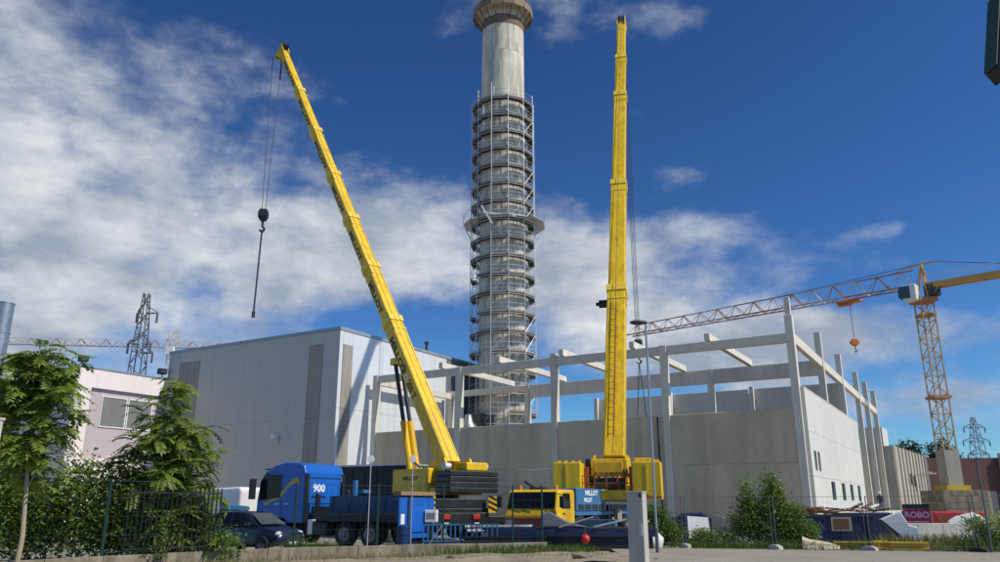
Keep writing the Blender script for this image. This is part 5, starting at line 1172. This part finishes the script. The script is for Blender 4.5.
ailanthus('slender_tree', 'slender leafy tree with bare slanting stem at the left edge', b0, tr_, lm, [25] * 16 + [16] * 4 + [20], .78, .22, 3, barkm='bark_pale')
# bushy tree in front of the pink building
random.seed(22)
b1 = (-10.7, 25.5, 0); lm = []
NB = 26
for k in range(NB):
    a = 2 * math.pi * k * .618; z0 = .35 + 3.5 * (k / NB); r = (1.75 - .95 * (k / NB)) * random.uniform(.8, 1.15)
    lm.append((limb((0, 0, z0), (r * math.cos(a) * 1.15, r * math.sin(a) * .8, z0 + random.uniform(.35, 1.0))), .028, .01))
lm.append((limb((0, 0, 4.0), (.1, .1, 5.75)), .025, .01)); lm.append((limb((0, 0, 3.6), (-.45, .1, 5.2)), .025, .01))
lm.append((limb((0, 0, 2.6), (1.25, .1, 4.1)), .025, .01)); lm.append((limb((0, 0, 2.2), (1.75, .1, 3.3)), .025, .01)); lm.append((limb((0, 0, 1.6), (1.6, .1, 2.4)), .025, .01)); lm.append((limb((0, 0, 2.4), (-1.7, .1, 3.2)), .025, .01))
ailanthus('bushy_tree', 'bushy green tree of feathery leaves before the pink building', b1, ([(0, 0, -.1), (.05, 0, 1.2), (0, 0, 2.4), (.05, .05, 3.8), (-.05, .05, 5.4)], .075, .02), lm, [26] * NB + [28, 24, 28, 30, 28, 30, 16], .74, .20, 4)
def leaf_mass(name, label, loc, blobs, n, size, m, seed=1, stems=6, kindcat='shrub', m2=None, group=None):
    """shrub: stems plus small leaves gathered in clumps through the volume"""
    random.seed(seed); t = thing(name, label, kindcat, loc, 0, group); mb = MB(); mb2 = MB(); st = MB()
    for cx, cy, cz, rx, ry, rz, wgt in blobs:
        for k in range(stems):
            st.tube((cx * .5 + random.uniform(-.1, .1), cy * .5 + random.uniform(-.1, .1), 0), (cx + random.uniform(-rx, rx) * .6, cy + random.uniform(-ry, ry) * .6, cz + random.uniform(-.2, .6) * rz), .016, .006, 5, False)
        for c in range(max(3, int(n * wgt / 14))):
            while True:
                u = Vector((random.uniform(-1, 1), random.uniform(-1, 1), random.uniform(-1, 1)))
                if .35 < u.length < 1: break
            cc = Vector((cx + u.x * rx, cy + u.y * ry, cz + u.z * rz)); tgt = mb if random.random() < .65 else mb2
            for k in range(14):
                p = cc + Vector((random.gauss(0, 1), random.gauss(0, 1), random.gauss(0, .8))) * size * 1.5
                if p.z < .02: p.z = .05 + random.random() * .1
                d = Vector((random.uniform(-1, 1), random.uniform(-1, 1), random.uniform(-.5, .8))).normalized(); w = d.cross(Vector((random.uniform(-1, 1), random.uniform(-1, 1), 1))).normalized()
                L = size * random.uniform(.6, 1.3); tgt.add([p, p + d * L * .5 + w * L * .24, p + d * L, p + d * L * .5 - w * L * .24], [(0, 1, 2, 3)])
    st.build('stem', 'bark', t); mb.build('foliage', m, t, fixn=False); mb2.build('foliage', m2 or 'leaf_dark', t, fixn=False)
    return t
# hedge behind the left fence
leaf_mass('hedge_shrub', 'dark green shrub behind the fence between the two left trees', (-13.0, 25.2, 0), [(-1.6, 0, 1.3, 1.3, .7, 1.2, 1), (0, .1, 1.6, 1.3, .8, 1.4, 1.2), (1.4, .2, 1.3, 1.2, .7, 1.2, 1)], 5200, .17, 'leaf_ailanthus', 31)
leaf_mass('hedge_shrub', 'dark green shrub behind the fence at the far left edge', (-16.6, 25.0, 0), [(-.8, 0, 1.5, 1.3, .8, 1.4, 1), (.9, 0, 1.7, 1.2, .8, 1.6, 1)], 4800, .17, 'leaf_ailanthus', 32)
leaf_mass('hedge_shrub', 'dense low shrub behind the bar railing under the bushy tree', (-10.6, 26.6, 0), [(-.7, 0, 1.0, .9, .6, .95, 1), (.5, .1, .9, .8, .5, .85, .8)], 6000, .14, 'leaf_dark', 33, m2='leaf_ailanthus')
leaf_mass('young_shrub', 'bright yellowish shrub growing over the low wall under the bushy tree', (-8.35, 25.2, .0), [(0, 0, .55, .28, .25, .42, 1)], 420, .11, 'leaf_pale', 34, m2='leaf_bush')
leaf_mass('young_shrub', 'thin light shrub on the low wall left of the bar railing', (-9.75, 23.6, .0), [(0, 0, .8, .3, .25, .6, 1)], 300, .11, 'leaf_bush', 35, m2='leaf_pale')
# right shrubs
leaf_mass('round_shrub', 'round green shrub beside the street lamp and white bags', (7.0, 35.2, 0), [(-.2, 0, .85, .62, .5, .75, 1), (.35, .1, .5, .5, .4, .45, .7), (-.35, .1, 1.3, .3, .3, .35, .4)], 4200, .11, 'leaf_bush', 36)
leaf_mass('large_shrub', 'large spiky green shrub against the concrete wall behind the site fence', (11.4, 34.6, 0), [(0, 0, .8, 1.1, .6, .8, 1.3), (.15, 0, 1.7, .42, .35, .65, .55), (.25, 0, 2.5, .16, .16, .55, .2), (.55, 0, 2.0, .14, .14, .5, .15), (-.75, 0, 1.55, .3, .28, .6, .32), (-.78, 0, 2.2, .13, .13, .5, .14), (.95, 0, 1.1, .5, .4, .7, .5), (-1.1, 0, .8, .4, .4, .6, .4)], 3600, .13, 'leaf_bush', 37)
leaf_mass('low_shrub', 'low green shrub left of the blue skip', (12.6, 34.6, 0), [(0, 0, .6, .8, .5, .6, 1), (-.6, 0, .45, .5, .4, .45, .5)], 4000, .11, 'leaf_bush', 38)
leaf_mass('low_shrub', 'low weedy shrub before the white board', (9.0, 34.6, 0), [(-.4, 0, .35, .6, .3, .34, 1), (.6, 0, .3, .5, .3, .32, .7)], 2200, .10, 'leaf_bush', 39, m2='leaf_pale')
leaf_mass('weed_clump', 'tall pale green weeds at the right edge', (19.6, 32.2, 0), [(0, 0, .62, .8, .4, .6, 1), (.9, .1, .7, .6, .4, .66, .8), (-.5, .6, .9, .5, .3, .4, .3)], 3000, .11, 'leaf_pale', 41, m2='leaf_bush')
leaf_mass('weed_clump', 'yellowish weeds on the low concrete wall at the right', (29.2, 46.5, 0), [(0, 0, .9, 1.6, .5, .6, 1)], 900, .13, 'leaf_pale', 42, m2='leaf_bush')
leaf_mass('small_weed', 'small green weed beside the front of the dark car', (-6.95, 27.9, 0), [(0, 0, .45, .45, .2, .22, 1)], 300, .08, 'leaf_bush', 43)
# far trees
def far_tree(label, loc, h, r, seed):
    random.seed(seed); t = thing('distant_tree', label, 'tree', loc, 0, 'trees beyond the tan building')
    MB().tube((0, 0, 0), (0, 0, h * .6), .35, .15, 8).tube((0, 0, h * .4), (r * .5, 0, h * .75), .15, .06, 6).tube((0, 0, h * .35), (-r * .5, 0, h * .7), .15, .06, 6).build('trunk', 'bark', t)
    mb = MB()
    for c in range(190):
        while True:
            u = Vector((random.uniform(-1, 1), random.uniform(-1, 1), random.uniform(-1, 1)))
            if .4 < u.length < 1: break
        cc = Vector((u.x * r, u.y * r, h * .62 + u.z * h * .38))
        for k in range(14):
            p = cc + Vector((random.gauss(0, 1), random.gauss(0, 1), random.gauss(0, .7))) * .42; d = Vector((random.uniform(-1, 1), random.uniform(-1, 1), random.uniform(-.5, .8))).normalized(); w = d.cross(Vector((random.uniform(-1, 1), .3, 1))).normalized()
            mb.add([p, p + d * .3 + w * .2, p + d * .6, p + d * .3 - w * .2], [(0, 1, 2, 3)])
    mb.build('crown', 'leaf_far', t, fixn=False)
for i, (x, h, r) in enumerate(((85.5, 14.6, 3.6), (90.2, 15.6, 4.0), (95.4, 15.8, 3.8), (99.2, 13.2, 3.0))):
    far_tree(['dark tree just above the tan wall left of the crane mast', 'second dark tree left of the crane mast', 'dark tree behind the crane mast', 'low dark tree right of the crane mast'][i], (x, 172 + (i % 2) * 3, 0), h, r, 50 + i)

# ================================================================ weeds, stones: nobody could count them
def grass(name, label, spots, m, seed):
    random.seed(seed); mb = MB()
    for (x0, y0), (x1, y1), wd, n, h in spots:
        for k in range(n):
            f = random.random(); x = x0 + (x1 - x0) * f + random.gauss(0, wd); y = y0 + (y1 - y0) * f + random.gauss(0, wd); a = random.uniform(0, 6.28); L = h * random.uniform(.4, 1.3); ln = random.uniform(.05, .5) * L; w = .008 + .01 * random.random()
            c, s_ = math.cos(a), math.sin(a); mb.add([(x - s_ * w, y + c * w, 0), (x + s_ * w, y - c * w, 0), (x + c * ln * .4 + s_ * w * .6, y + s_ * ln * .4 - c * w * .6, L * .6), (x + c * ln, y + s_ * ln, L), (x + c * ln * .4 - s_ * w * .6, y + s_ * ln * .4 + c * w * .6, L * .6)], [(0, 1, 2, 3, 4)])
    o = mb.build(name, m, None, fixn=False); tag(o, label, 'grass', None, 'stuff')
grass('dry_grass', 'dry yellowish grass among the rubble at the right', [((15.5, 33.4), (20.5, 32.0), .5, 900, .55), ((17.5, 34.4), (23, 33.2), .6, 500, .4), ((.5, 29.2), (3.0, 29.6), .3, 260, .25), ((-9, 23), (-2, 27.5), .5, 900, .22), ((-4, 25.5), (3, 27.2), .6, 700, .2)], 'grass_dry', 61)
grass('green_grass', 'green grass along the low wall and site fence', [((.3, 29.8), (3.2, 30.3), .35, 900, .3), ((7.4, 34.3), (14.5, 32.3), .3, 1300, .32), ((18, 31.6), (22, 31), .5, 600, .5), ((-7.4, 27.6), (-5.6, 28.3), .15, 320, .5), ((-2.2, 29.0), (.6, 30.1), .12, 260, .3)], 'grass_green', 62)
def stones(name, label, spots, m, seed):
    random.seed(seed); mb = MB()
    for (x0, y0), (x1, y1), wd, n, r0, r1 in spots:
        for k in range(n):
            f = random.random(); r = random.uniform(r0, r1) * random.choice((1, 1, .6)); x = x0 + (x1 - x0) * f + random.gauss(0, wd); y = y0 + (y1 - y0) * f + random.gauss(0, wd)
            mb.sphere((x, y, r * .35 + .03), r, 3, (random.uniform(.7, 1.3), random.uniform(.7, 1.3), random.uniform(.5, .9)), .22)
    o = mb.build(name, m, None); tag(o, label, 'rubble', None, 'stuff')
stones('rubble', 'pale rubble and gravel strewn on the soil bank', [((-9, 22.6), (2.8, 27), .8, 900, .015, .08), ((-3, 25.6), (3.2, 26.4), .5, 500, .02, .07), ((16, 34.2), (23, 32.6), .7, 520, .03, .12), ((15, 33), (22, 31.4), .5, 300, .02, .07)], 'gravel', 63)
for i, (x, y, r, lab) in enumerate(((2.55, 25.4, .3, 'pale stone lying on the bank left of the gate pillar'), (-1.5, 25.6, .15, 'small pale stone on the bank at the middle'))):
    random.seed(70 + i); o = MB().sphere((0, 0, r * .3), r * .8, 5, (1.35, .8, .55), .14).build('stone', 'concrete_old', None, bevel=.02); o.location = (x, y, .1); tag(o, lab, 'stone')
